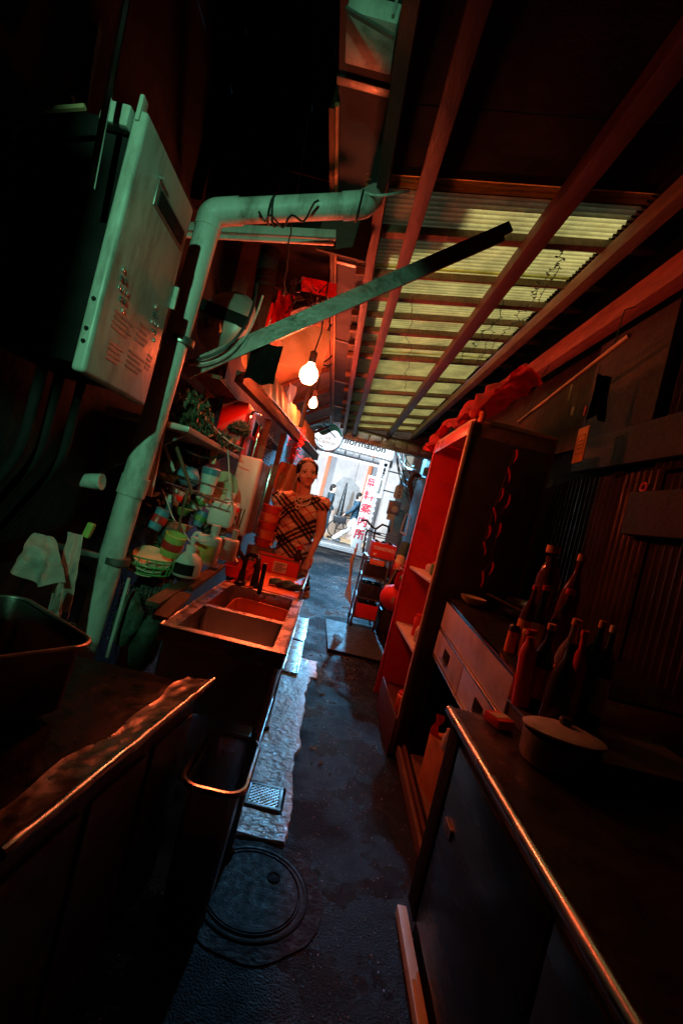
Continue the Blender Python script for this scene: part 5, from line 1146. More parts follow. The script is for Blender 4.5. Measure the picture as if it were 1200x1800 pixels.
# ---- right wall: bamboo pole, tags, pegs
a, b = PX(912,741,1.17), PX(1105,590,1.17)
bp = thing('bamboo_pole', 'thin bamboo pole slung along the right wall', 'pole', tuple(a))
n = 8
for k in range(n):
    p, q = a.lerp(b,k/n), a.lerp(b,(k+1)/n); bm = B(); tube(bm, [p, p.lerp(q,.04), p.lerp(q,.96), q], [.0125,.011,.011,.0125], 12); mk('segment', bm, m_ply, bp)
for k in (.12,.9):
    p = a.lerp(b,k); cable('wire', [p, p+V((.01,.0,.2)), p+V((.06,0,2.56-p.z))], .003, m_rub, ['wire holding the far end of the bamboo pole','wire holding the near end of the bamboo pole'][k > .5], 'wire')
tg = thing('hanging_tag', 'orange card with printed frame hanging from the bamboo pole', 'card', tuple(PX(1018,755,1.16)))
c0 = PX(1020,782,1.16); w, h = .10, .19
bm = B(); obox(bm, c0, (.006,w,h), RX(R(-3)), .002); cd_ = mk('card', bm, m_ortag, tg)
for s in ((-.004,0,.05,.07,.004),(-.004,0,-.05,.07,.004),(-.004,.033,0,.004,.1),(-.004,-.033,0,.004,.1),(-.004,0,.02,.04,.006),(-.004,0,0,.045,.006),(-.004,0,-.02,.035,.006)):
    bm = B(); obox(bm, c0+V((s[0],s[1],s[2])), (.001,s[3],s[4]), RX(R(-3))); mk('print_line', bm, m_wood, cd_)
bm = B(); tube(bm, [c0+V((0,0,.095)), c0+V((0,.0,.42))], .002, 5); mk('string', bm, m_rub, tg)
for i, (px, py, m, l, label) in enumerate(((917,752,m_redpl,.06,'red clothes peg at the far end of the bamboo pole'),(922,770,m_redpl,.05,'second red peg dangling under the first'),(1028,722,m_redpl,.05,'orange-red peg above the hanging card'),(1006,722,m_cream,.05,'pale peg left above the hanging card'),(1002,690,m_ply,.09,'brown peg cluster on the bamboo pole'))):
    c = PX(px,py,1.15); t = thing('clothes_peg', label, 'peg', tuple(c))
    for s in (-1,1): bm = B(); bar(bm, c+V((0,.006*s,l/2)), c+V((0,.003*s,-l/2)), .008, .006, bev=.001); mk('jaw', bm, m, t)
hung((1062,660),(1045,735),2.3,.09,'dark rag hanging from the bamboo pole', m_dark, 0, seed=4)
bm = B(); c = PX(1128,868,1.37); tube(bm, [c+V((0,.02*cos(t),.02*sin(t)+.03)) for t in [k*.35 for k in range(20)]], .006, 6); tube(bm, [c+V((0,0,.02)), c+V((0,.01,-.06))], .006, 6); mk('wall_hook', bm, m_redpl, label='red loop hook on the ribbed wall', cat='hook')
cable('strip', [PX(1140,855,1.38), PX(1132,885,1.38)], .005, m_redpl, 'thin red strip beside the loop hook', 'strip')
# ================================================================ RIGHT SIDE, MIDDLE DISTANCE
lt = thing('red_lantern', 'round red paper lantern with gold badge beside the cabinet', 'lantern', tuple(PY(694,1052,3.62)))
c = PY(695,1052,3.62); prof = []
for k in range(25):
    t = -pi/2+pi*k/24; prof.append((.105*cos(t)*(1+.03*(k%2))+.02, .105*sin(t)))
bm = B(); lathe(bm, prof, c, 32); mk('shade', bm, m_redc, lt)
bm = B(); lathe(bm, [(.02,.105),(.032,.105),(.032,.122),(.02,.122)], c, 18); mk('ring', bm, m_plb, lt)
bm = B(); lathe(bm, [(.02,-.122),(.032,-.122),(.032,-.105),(.02,-.105)], c, 18); mk('ring', bm, m_plb, lt)
bm = B(); obox(bm, c+V((-.035,-.122,0)), (.035,.004,.05), RZ(.3), .001); mk('badge', bm, m_cream2, lt)
bm = B(); tube(bm, [c+V((0,0,.12)), c+V((.02,0,.3))], .003, 5); mk('cord', bm, m_rub, lt)
hung((704,1082),(678,1190),3.42,.05,'red cloth strip hanging along the foot of the cabinet', m_redc, 0, seed=8, name='red_strip')
hung((703,1008),(697,1036),3.55,.06,'crumpled red cloth above the lantern', m_redc, 0, seed=2, name='red_strip')
sack(712,1018,3.5,(.04,.04,.035),m_grnpl,'green plant scrap above the lantern','plant_scrap',61)
for i in range(3):
    cable('cable', wav(PY(690+6*i,1000,3.6), PY(712,985+8*i,3.5), 8, .03, i), .004, m_cream, ['pale cord above the red lantern','second pale cord above the red lantern','third pale cord above the red lantern'][i])
# trolley with beer crates
tr = thing('trolley', 'dark steel trolley rack holding crates on the right of the alley', 'trolley', (.65,5.1,0))
TX0, TX1, TY = .50, .76, 5.0
for x in (TX0, TX1):
    for y in (TY, TY+.4):
        bm = B(); tube(bm, [(x,y,.09),(x,y,.80)], .011, 10); mk('upright', bm, m_steeld, tr)
        bm = B(); lathe(bm, [(0,-.012),(.035,-.012),(.04,-.006),(.04,.006),(.035,.012),(0,.012)], (x,y,.05), 16, RY(R(90))); mk('wheel', bm, m_rub, tr)
for z in (.12,.34,.58,.80):
    bm = B(); box(bm, (TX0-.015,TY-.015,z), (TX1+.015,TY+.415,z+.014), .003); mk('shelf', bm, m_steeld, tr)
bm = B(); tube(bm, arc_path([(TX0-.02,TY+.42,.80),(TX0-.04,TY+.42,1.08),(TX0+.12,TY+.3,1.06)], .06), .012, 10); mk('push_handle', bm, m_plb, tr)
def crate(x0, x1, y0, y1, z, h, m, label, txt=None, band=None):
    t = thing('beer_crate', label, 'crate', ((x0+x1)/2,(y0+y1)/2,z)); w_ = .012
    for lo, hi in (((x0,y0,z),(x1,y0+w_,z+h)),((x0,y1-w_,z),(x1,y1,z+h)),((x0,y0+w_,z),(x0+w_,y1-w_,z+h)),((x1-w_,y0+w_,z),(x1,y1-w_,z+h))):
        bm = B(); box(bm, lo, hi, .003); mk('side', bm, m, t)
    bm = B(); box(bm, (x0+w_,y0+w_,z), (x1-w_,y1-w_,z+.01)); mk('floor', bm, m, t)
    for i in range(3):
        for j in range(2):
            bx_, by_ = x0+.05+.08*i, y0+.07+.14*j
            bm = B(); lathe(bm, [(0,.012),(.03,.012),(.03,h*.75),(.013,h*.95),(.013,h*1.12),(0,h*1.12)], (bx_,by_,z), 12); mk('bottle', bm, m_glassg, t)
    if txt:
        text('lettering', txt, .048, m_prwht, face_M(((x0+x1)/2,y0-.002,z+h*.62), (1,0,0), (0,0,1)), t, bold=.002)
        bm = B(); box(bm, (x0+.03,y0-.0025,z+.018), (x0+.065,y0-.0005,z+.045), .001); mk('emblem', bm, m_prwht, t)
    return t
crate(.525,.795,TY-.01,TY+.36,.817,.165,m_redpl,'top red beer crate lettered TSINGTAO on the trolley','TSINGTAO')
crate(.515,.755,TY+.0,TY+.38,.595,.13,m_plb,'black bottle crate under the red lettered one')
crate(.515,.755,TY+.0,TY+.38,.355,.15,m_plb,'black bottle crate in the middle of the trolley')
crate(.515,.755,TY+.0,TY+.38,.135,.15,m_redp,'dark red bottle crate at the foot of the trolley')
lb = thing('shelf_placard', 'small orange-red placard below the lettered crate', 'placard', (.64,TY-.03,.72)); bm = B(); box(bm, (.54,TY-.03,.735), (.70,TY-.022,.793), .003); mk('board', bm, m_orpl, lb)
for k in range(4): bm = B(); box(bm, (.575+.027*k,TY-.0325,.755), (.593+.027*k,TY-.0305,.775)); mk('character', bm, m_cream, lb)
crate(.80,1.06,TY+.05,TY+.45,.004,.26,m_plb,'black crate on the ground right of the trolley')
crate(.81,1.07,TY+.06,TY+.46,.30,.26,m_plb,'second black crate stacked right of the trolley')
crate(.80,1.06,TY+.05,TY+.45,.60,.24,m_redp,'dark red crate topping the stack right of the trolley')
random.seed(51)
for i in range(4):
    a_ = PY(628-4*i,955+9*i,5.0-.05*i); b_ = PY(606+3*i,1050+4*i,5.0-.05*i); cable('cane', wav(a_, b_, 8, .012, i), .009, m_cream2, 'pale cane leaning on the trolley, %s' % ['innermost','second from the trolley','third from the trolley','outermost'][i], 'cane')
hb = thing('bicycle_handlebar', 'black bicycle handlebar and basket rim behind the trolley', 'handlebar', tuple(PY(660,930,5.7)))
bm = B(); tube(bm, [PY(x,y,5.7) for x,y in ((634,914),(645,915),(652,925),(660,930),(658,937))], .014, 8); mk('bar', bm, m_plb, hb)
bm = B(); tube(bm, [PY(x,y,5.7) for x,y in ((660,930),(672,922),(682,926),(684,935))], .014, 8); mk('bar', bm, m_plb, hb)
for k in range(3): bm = B(); tube(bm, [PY(640+4*k,930+5*k,5.75), PY(700,945+4*k,5.75)], .006, 6); mk('basket_rail', bm, m_steeld, hb)
bm = B(); tube(bm, [PY(658,937,5.7), PY(650,1010,5.75)], .014, 8); mk('stem', bm, m_steeld, hb)
ru = thing('rolled_parasol', 'rolled teal and cream parasol leaning behind the trolley', 'parasol', tuple(PY(682,1032,4.7)))
a_, b_ = PY(713,955,4.85), PY(697,1002,4.75)
for k, (u0, u1, m) in enumerate(((0,.5,m_teal),(.5,.65,m_cream),(.65,.8,m_cream2),(.8,1,m_redpl))):
    bm = B(); tube(bm, [a_.lerp(b_,u0), a_.lerp(b_,(u0+u1)/2), a_.lerp(b_,u1)], [.05-.006*u0,.051,.05-.006*u1], 14); mk('cover', bm, m, ru)
bm = B(); tube(bm, bez(b_, b_.lerp(PY(684,1030,4.7),.4), PY(688,1020,4.7), PY(681,1030,4.68)), .028, 10); mk('shaft', bm, m_rub, ru)
bm = B(); ball(bm, PY(680,1032,4.67), .03, 2); mk('tip', bm, m_wht, ru)
# utility pole, hoses and signs
up = thing('utility_pole', 'weathered concrete utility pole at the right beyond the roof', 'pole', tuple(PY(705,980,8.3)))
pa = PY(722,800,8.3); px_ = PY(712,870,8.3).x
bm = B(); lathe(bm, [(0,0),(.17,0),(.165,2),(.15,6.5),(0,6.5)], (px_,8.3,gh(8.3)-.02), 24); mk('shaft', bm, m_pole, up)
for z in (2.2,2.5,3.1):
    bm = B(); lathe(bm, [(.166,0),(.172,0),(.172,.03),(.166,.03)], (px_,8.3,z), 24); mk('band', bm, m_steeld, up)
tf = thing('junction_box', 'pale yellow junction box high on the utility pole', 'box', tuple(PY(735,790,8.0)))
c = PY(733,792,8.0); bm = B(); obox(bm, c, (.22,.12,.2), None, .012); mk('body', bm, m_cream2, tf)
bm = B(); obox(bm, c+V((.0,-.065,0)), (.18,.008,.16), None, .003); mk('door', bm, m_cream2, tf)
bm = B(); bar(bm, c+V((0,.06,0)), V((px_,8.16,c.z)), .04, .04); mk('bracket', bm, m_steeld, tf)
hs = thing('brown_hose', 'thick rust-brown hose hooking over beside the utility pole', 'hose', tuple(PY(712,965,7.0)))
bm = B(); tube(bm, arc_path([PY(738,838,7.2), PY(728,832,7.1), PY(719,845,7.0), PY(724,875,7.0), PY(727,900,7.0), PY(722,930,7.0), PY(716,960,7.0)], .2), .035, 12); mk('pipe', bm, m_woodr, hs)
os_ = thing('oval_sign', 'pale rounded sign with black characters on the utility pole', 'sign', tuple(PY(700,868,7.6)))
c = PY(700,865,7.6); pts = []
w, h = .13, .24
for cx, cz, a0 in ((w/2-.05,h/2-.05+.0,0),(-w/2+.05,h/2-.05,90),(-w/2+.05,-h/2+.05,180),(w/2-.05,-h/2+.05,270)):
    for k in range(6): pts.append(c+V((cx+.05*cos(R(a0+18*k)), 0, cz+.05*sin(R(a0+18*k)))))
bm = B(); prism(bm, pts, (0,.02,0)); mk('board', bm, m_cream, os_)
for k, ch in enumerate('日火次'): text('character', ch, .075, m_tape, face_M(c+V((.02,-.002,.075-.075*k)), (1,0,0), (0,0,1)), os_, bold=.002)
bm = B(); bar(bm, c+V((.02,.02,.05)), V((px_,8.15,c.z+.05)), .02, .02); mk('bracket', bm, m_steeld, os_)
mb = thing('meter_box', 'grey meter box with yellow valve below the oval sign', 'meter', tuple(PY(692,915,7.5)))
c = PY(692,893,7.5); bm = B(); obox(bm, c, (.2,.1,.24), None, .01); mk('case', bm, m_steeld, mb)
bm = B(); lathe(bm, [(0,.0),(.05,0),(.055,.02),(.03,.03),(0,.03)], c+V((.01,-.05,-.02)), 20, RX(R(90))); mk('dial', bm, m_cream, mb)
bm = B(); obox(bm, c+V((-.02,-.03,-.16)), (.12,.1,.1), None, .01); mk('valve', bm, m_cream2, mb)
bm = B(); tube(bm, [c+V((.03,-.02,-.18)), c+V((.05,-.02,-.4))], .02, 10); mk('pipe', bm, m_cream2, mb)
bm = B(); bar(bm, c+V((0,.05,0)), V((px_,8.15,c.z)), .03, .03); mk('bracket', bm, m_steeld, mb)
wf = thing('chair_frame', 'thin white tubular frame leaning by the brown hose', 'frame', tuple(PY(712,940,6.2)))
q = [PY(x,y,6.2) for x,y in ((714,903),(721,905),(712,942),(703,935))]
bm = B(); tube(bm, arc_path(q+[q[0]], .03), .007, 6); mk('tube', bm, m_whtp, wf)
bm = B(); tube(bm, [PY(703,935,6.2), PY(716,942,6.2)], .008, 6); mk('rail', bm, m_whtp, wf)
sk2 = thing('canopy_bracket', 'dark steel brackets bracing the far canopy at the right', 'bracket', tuple(PY(720,790,8.6)))
for a_, b_ in (((662,757),(765,812)),((700,760),(770,790)),((655,778),(700,787)),((745,770),(735,815))):
    bm = B(); bar(bm, PY(*a_,8.7), PY(*b_,8.5), .05, .06); mk('arm', bm, m_plb, sk2)
random.seed(61)
for i in range(9):
    a_ = PY(rnd(690,715), rnd(775,800), rnd(7.8,8.6)); b_ = PY(rnd(725,750), rnd(815,900), rnd(6.8,7.8)); n_ = 14; sg_ = rnd(.1,.4)
    cable('cable', [a_.lerp(b_,k/n_)+V((0,0,-sg_*4*(k/n_)*(1-k/n_))) for k in range(n_+1)], .008, m_rub, 'black cable strung around the utility pole, %s counted from the left' % 'first second third fourth fifth sixth seventh eighth ninth'.split()[i], 'cable')['group'] = 'cables strung around the utility pole'
for i, (px, py, s) in enumerate(((745,880,.1),(742,850,.13),(738,905,.09),(750,830,.1))):
    c = PY(px,py,6.9+.1*i); t = thing('wall_unit', ['grey wall unit beside the brown hose','larger dark wall unit above it','low wall unit near the white frame','highest small wall unit under the canopy'][i], 'unit', tuple(c))
    bm = B(); obox(bm, c, (s,s*.8,s*1.4), RZ(.2*i), .01); mk('case', bm, m_steeld if i%2 else m_enameld, t)
    bm = B(); obox(bm, c+V((-.1*s,-s*.42,s*.3)), (s*.5,.006,s*.3), RZ(.2*i), .002); mk('plate', bm, m_wht, t)
# dark hidden stand under/behind right
for i, (x, y, z, m, label) in enumerate(((1.2,6.0,1.5,m_woodd,'dark cupboard behind the brown hose'),)):
    t = thing('cupboard', label, 'cupboard', (x,y,0)); bm = B(); box(bm, (x-.12,y-.9,0), (x+.3,y+.5,z+.4), .01); mk('body', bm, m, t)
    bm = B(); box(bm, (x-.132,y-.85,.1), (x-.122,y-.2,z+.3), .004); mk('door', bm, m, t); bm = B(); box(bm, (x-.132,y-.18,.1), (x-.122,y+.45,z+.3), .004); mk('door', bm, m, t)
# green wall lamp behind the viewer; two added unseen blockers leave it only a slot along the left wall
LG = V((-.22,-1.0,2.0)); TYB = -.35; tt = (TYB-LG.y)/(1.65-LG.y)
gl = thing('green_lamp', 'small green lamp hanging behind the viewer', 'lamp', tuple(LG))
bm = B(); obox(bm, LG+V((0,-.035,0)), (.075,.05,.075), None, .008); mk('housing', bm, m_steeld, gl)
bm = B(); obox(bm, LG+V((0,-.008,0)), (.055,.006,.055), None, .002); mk('lens', bm, m_green_tube, gl)
bm = B(); bar(bm, LG+V((0,-.04,.03)), V((-.22,-1.04,3.2)), .03, .03); mk('bracket', bm, m_steeld, gl)
def slot(x, z): return V((LG.x+(x-LG.x)*tt, TYB, LG.z+(z-LG.z)*tt))
edge = [slot(*q) for q in ((-1.3,.45),(-.6,.5),(-.5,.78),(-.47,1.0),(-.41,1.2),(-.33,1.6),(-.18,1.78),(.10,1.98),(.12,2.2),(-.06,2.34),(.0,2.9),(.05,3.3))]
bm = B(); prism(bm, [V((-.94,TYB,.0)), V((-.94,TYB,edge[0].z))]+edge[1:]+[V((edge[-1].x,TYB,3.2)), V((1.44,TYB,3.2)), V((1.44,TYB,0))], (0,-.006,0)); mk('light_mask', bm, m_dark, label='unseen black sheet added behind the viewer to mask the green light', cat='light_mask')
LBD = [slot(*q) for q in ((-.80,1.22),(-.80,1.86),(-.90,1.88),(-.90,2.2),(-.72,2.25),(-.4,2.37),(-.3,2.47),(-.3,3.4))]
bm = B(); prism(bm, [V((-.94,TYB-.03,LBD[0].z))]+[q+V((0,-.03,0)) for q in LBD]+[V((-.94,TYB-.03,LBD[-1].z))], (0,-.015,0)); mk('mask_board', bm, m_dark, label='unseen black board added behind the viewer to trim the green light', cat='board')
lg_ = bpy.data.lights.new('green_light', 'AREA'); lg_.energy = 6; lg_.color = (.3,1,.54); lg_.size = .03
o = bpy.data.objects.new('green_light', lg_); C.objects.link(o); o.location = LG; o.rotation_euler = V((-.45,2.6,-.25)).to_track_quat('-Z','Y').to_euler(); lg_.spread = R(80)
# ================================================================ PEOPLE
def capsule(bm, a, b, ra, rb, n=7, sq=(1,1), sub=2):
    a, b = V(a), V(b)
    for k in range(n+1):
        u = k/n; ball(bm, a.lerp(b,u), (ra+(rb-ra)*u)*V((sq[0],sq[1],1)), sub)
def remeshed(name, bm, vox, m, parent=None, smooth=6, wr=0., **k):
    me = bpy.data.meshes.new(name); bm.to_mesh(me); bm.free()
    o = bpy.data.objects.new(name, me); C.objects.link(o)
    r = o.modifiers.new('r','REMESH'); r.mode = 'VOXEL'; r.voxel_size = vox; r.use_smooth_shade = True
    s_ = o.modifiers.new('s','SMOOTH'); s_.factor = .5; s_.iterations = smooth
    dg = bpy.context.evaluated_depsgraph_get(); me2 = bpy.data.meshes.new_from_object(o.evaluated_get(dg)); bpy.data.objects.remove(o)
    for p in me2.polygons: p.use_smooth = True
    if wr:      # cloth folds
        ds = [(v.index, v.normal.copy()*wr*(noise.noise((v.co.x*26+v.co.z*9, v.co.y*26, v.co.z*11)) + .5*noise.noise((v.co.x*50, v.co.y*50, v.co.z*34-v.co.x*30)))) for v in me2.vertices]
        for i_, d_ in ds: me2.vertices[i_].co += d_
    me2.name = name; return link(name, me2, m, parent, **k)
def hand(bm, w, d, side, l=.17, curl=.5, palm=None):
    """w wrist, d unit direction towards fingers, palm normal"""
    w, d = V(w), V(d).normalized(); pn = V(palm).normalized(); pn = (pn-pn.dot(d)*d).normalized(); s = d.cross(pn)*side
    pc = w+d*l*.26
    for k in range(5): ball(bm, w+d*l*(.02+.1*k), (.026,.026,.026) if False else .019, 2)
    for q in (-.022,-.008,.008,.022):
        for k in range(5): ball(bm, w+d*l*(.14+.085*k)+s*q*(.7+.07*k), .0135, 1)
    for q, ln in ((-.029,.72),(-.010,.83),(.010,.88),(.028,.80)):
        p = w+d*l*.5+s*q; dd = d.copy()
        for seg in range(3):
            dd = (dd + pn*curl*.5).normalized(); e = p+dd*l*ln*.5*(.42,.32,.26)[seg]
            capsule(bm, p, e, .0095-.001*seg, .0085-.001*seg, 4, sub=1); p = e
    p = w+d*l*.12+s*.026; dd = (d*.7+s*.7+pn*.35).normalized()
    for seg in range(3):
        e = p+dd*l*(.2,.17,.13)[seg]; capsule(bm, p, e, .0125-.0015*seg, .011-.0015*seg, 4, sub=1); p = e; dd = (dd+d*.35+pn*.15).normalized()
# ---- woman at the drainboard
WY = 3.52
def wp(px, py, dy=0.): return PY(px, py, WY+dy)
wm = thing('person', 'woman in a sleeveless plaid dress standing behind the drainboard', 'person', (-.2,WY,0))
hd = wp(540,833)                                   # head centre
hup = (wp(541,800)-wp(538,862)).normalized()       # head axis, tilted
hr = V((1,0,0)); hr = (hr-hr.dot(hup)*hup).normalized(); hr = (hr+V((0,.22,0))).normalized(); hf = hup.cross(hr).normalized()
if hf.y > 0: hf = -hf
Hm = Matrix((hr, -hf, hup)).transposed()            # local x right, y back, z up
def hp(x, y, z): return hd + Hm @ V((x, y, z))
neck0 = wp(533,874); shL = wp(492,872,.01); shR = wp(568,884,.0); chest = wp(528,905); waist = wp(515,958); hipc = V((-.2,WY+.03,.78))
bm = B()
ball(bm, hp(0,.012,.030), (.074,.092,.082), 3, Hm); ball(bm, hp(0,-.012,-.022), (.060,.072,.075), 3, Hm); ball(bm, hp(0,-.040,-.078), (.034,.034,.026), 3, Hm)
ball(bm, hp(0,-.03,-.058), (.046,.045,.035), 3, Hm)
for s in (-1,1):
    ball(bm, hp(s*.042,-.058,-.026), (.020,.018,.018), 2, Hm); ball(bm, hp(s*.074,.012,-.012), (.009,.018,.029), 2, Hm); ball(bm, hp(s*.030,-.074,.026), (.024,.010,.008), 2, Hm)
for k in range(5): ball(bm, hp(0,-.080-.0045*k,.012-.0105*k), .0085+.0012*k, 2)
for s in (-1,1): ball(bm, hp(s*.011,-.088,-.034), .009, 2)
ball(bm, hp(0,-.080,-.056), (.022,.010,.009), 2, Hm)
capsule(bm, hp(0,.02,-.05), neck0+V((0,.02,0)), .047, .050); capsule(bm, neck0+V((0,.02,.0)), neck0.lerp(chest,.5), .052, .075)
capsule(bm, neck0+V((0,.02,-.01)), shL+V((.035,.02,0)), .045, .045); capsule(bm, neck0+V((0,.02,-.01)), shR+V((-.03,.02,0)), .045, .045)
for u in range(9):
    c = neck0.lerp(chest, .35+.65*u/8) if u < 5 else chest.lerp(waist,(u-4)/4); w_ = .12+.02*sin(u/8*pi)-.012*max(0,u-4)
    ball(bm, c+V((0,.03,0)), (w_,.085,.06), 3)
for u in range(6): ball(bm, waist.lerp(hipc,u/5)+V((0,.03,0)), (.118+.03*u/5,.095,.07), 3)
for s in (-1,1): capsule(bm, hipc+V((s*.075,.03,-.03)), V((-.2+s*.09,WY+.03,.45)), .082,.058); capsule(bm, V((-.2+s*.09,WY+.03,.45)), V((-.2+s*.10,WY+.05,.08)), .056,.036); capsule(bm, V((-.2+s*.10,WY+.06,.045)), V((-.2+s*.11,WY-.1,.03)), .035,.028)
elR = wp(563,934,-.02); wrR = wp(546,975,-.10); haR = wp(535,1000,-.13)
capsule(bm, shR, elR, .047, .038, 10); capsule(bm, elR, wrR, .036, .023, 10)
hand(bm, wrR, haR-wrR, -1, .17, .30, (-.5,-.6,-.2))
elL = wp(482,925,.03); wrL = wp(470,938,-.10)
capsule(bm, shL, elL, .045, .038, 10); capsule(bm, elL, wrL, .036, .024, 10)
hand(bm, wrL, V((.25,-.85,-.35)), 1, .16, .75, (.3,-.2,-1))
body = remeshed('body', bm, .0055, m_skin, wm, 4)
# eyes, brows, lips
for s in (-1,1):
    bm = B(); ball(bm, hp(s*.030,-.0725,.004), (.0125,.008,.0058), 2, Hm); e_ = mk('eye', bm, m_eyew, wm)
    bm = B(); ball(bm, hp(s*.030,-.0785,.004), (.0062,.0032,.0056), 2, Hm); mk('iris', bm, m_eye, e_)
    bm = B(); tube(bm, [hp(s*(.016+.007*k),-.081+.0035*k+.0,.010+.0016*sin(k*.7)) for k in range(5)], .0018, 6); mk('lash_line', bm, m_hair, e_)
    bm = B(); tube(bm, [hp(s*(.014+.008*k),-.085+.0045*k,.026+.0035*sin(k*.75)) for k in range(5)], [.002,.003,.003,.0026,.0012], 6); mk('eyebrow', bm, m_hair, wm)
bm = B(); tube(bm, [hp(-.017+.00425*k,-.088+.00035*(k-4)**2,-.052+.0022*cos((k-4)*1.1)) for k in range(9)], [.001,.002,.0028,.0032,.003,.0032,.0028,.002,.001], 8); mk('lips', bm, m_lips, wm)
bm = B(); tube(bm, [hp(-.014+.0035*k,-.087+.0005*(k-4)**2,-.0605) for k in range(9)], [.001,.0022,.0034,.0038,.0038,.0038,.0034,.0022,.001], 8); mk('lips', bm, m_lips, wm)
# hair pulled back
bm = B()
ball(bm, hp(0,.026,.044), (.083,.094,.083), 3, Hm); ball(bm, hp(0,.062,.0), (.077,.068,.09), 3, Hm); ball(bm, hp(0,.112,.015), (.05,.045,.05), 3, Hm)
for s in (-1,1): ball(bm, hp(s*.066,-.004,.042), (.018,.05,.042), 2, Hm); ball(bm, hp(s*.074,.022,.008), (.012,.026,.045), 2, Hm)
hair = remeshed('hair', bm, .005, m_hair, wm, 3)
random.seed(9); bm = B()
for k in range(60):
    a = rnd(-2.6,2.6); p = hp(.08*sin(a), .03-.07*cos(a)*.7, .05+rnd(-.02,.05)); q = p + Hm@V((rnd(-.02,.02), rnd(.02,.06), rnd(-.05,.02))); tube(bm, [p, p.lerp(q,.5)+Hm@V((0,0,.012)), q], [.0008,.0008,.0003], 4)
mk('loose_strands', bm, m_hair, hair, kind='stuff')
# dress: torso shell, cap sleeves, skirt
bm = B()
for u in range(12):
    t_ = u/11; c = neck0.lerp(chest, .34+.66*t_*1.8) if t_ < .55 else chest.lerp(waist, (t_-.55)/.45)
    w_ = (.128+.022*sin(t_*pi))-.008*max(0,t_-.6); ball(bm, c+V((0,.028,0)), (w_*1.06,.100,.055), 3)
for s, sh_ in ((-1,shL),(1,shR)):
    capsule(bm, neck0.lerp(sh_,.42)+V((0,.022,-.012)), sh_+V((s*.012,.01,-.006)), .055, .054, 7); ball(bm, sh_+V((s*.008,0,-.03)), (.053,.06,.055), 3)
for s, q in ((-1,.065),(1,.065)): ball(bm, chest+V((s*.06,-.05,.01)), (.062,.045,.06), 3)
for u in range(12):
    t_ = u/11; c = waist.lerp(V((-.2,WY+.03,.5)), t_); w_ = .128+.07*t_; ball(bm, c+V((0,.03,0)), (w_,.105+.05*t_,.05), 3)
ball(bm, wp(488,938,-.02), (.06,.06,.05), 3)
dress = remeshed('dress', bm, .0065, m_plaid, wm, 5, wr=.011)
bm = B(); pts = [neck0+V((.062*sin(a),-.04-.045*max(0,cos(a)), -.012-.055*max(0,cos(a)))) for a in [R(-115+230*k/24) for k in range(25)]]
tube(bm, pts, .006, 8); mk('neckline', bm, m_cloth, wm)
for i, (px, py) in enumerate(((527,877),(523,891))):
    c = wp(px, py, -.122+.004*i); bm = B(); lathe(bm, [(.009,-.004),(.0185,-.004),(.0195,0),(.0185,.004),(.009,.004),(.009,-.004)], c, 20, RX(R(82))); bt_ = mk('button', bm, m_cream, wm)
    bm = B(); lathe(bm, [(0,-.002),(.009,-.002),(.009,.002),(0,.002)], c, 16, RX(R(82))); mk('button_centre', bm, m_woodd, bt_)
cable('necklace', [neck0+V((.055*sin(a),-.052-.03*max(0,cos(a)), -.02-.10*max(0,cos(a))**1.5)) for a in [R(-100+200*k/24) for k in range(25)]], .0016, m_redpl, None, parent=wm)
bm = B(); tube(bm, [hp(.083,.012,-.03), hp(.084,.010,-.062)], .002, 6); tube(bm, [hp(-.083,.012,-.03), hp(-.084,.010,-.066)], .002, 6); mk('earring', bm, m_wht, wm, kind='stuff')
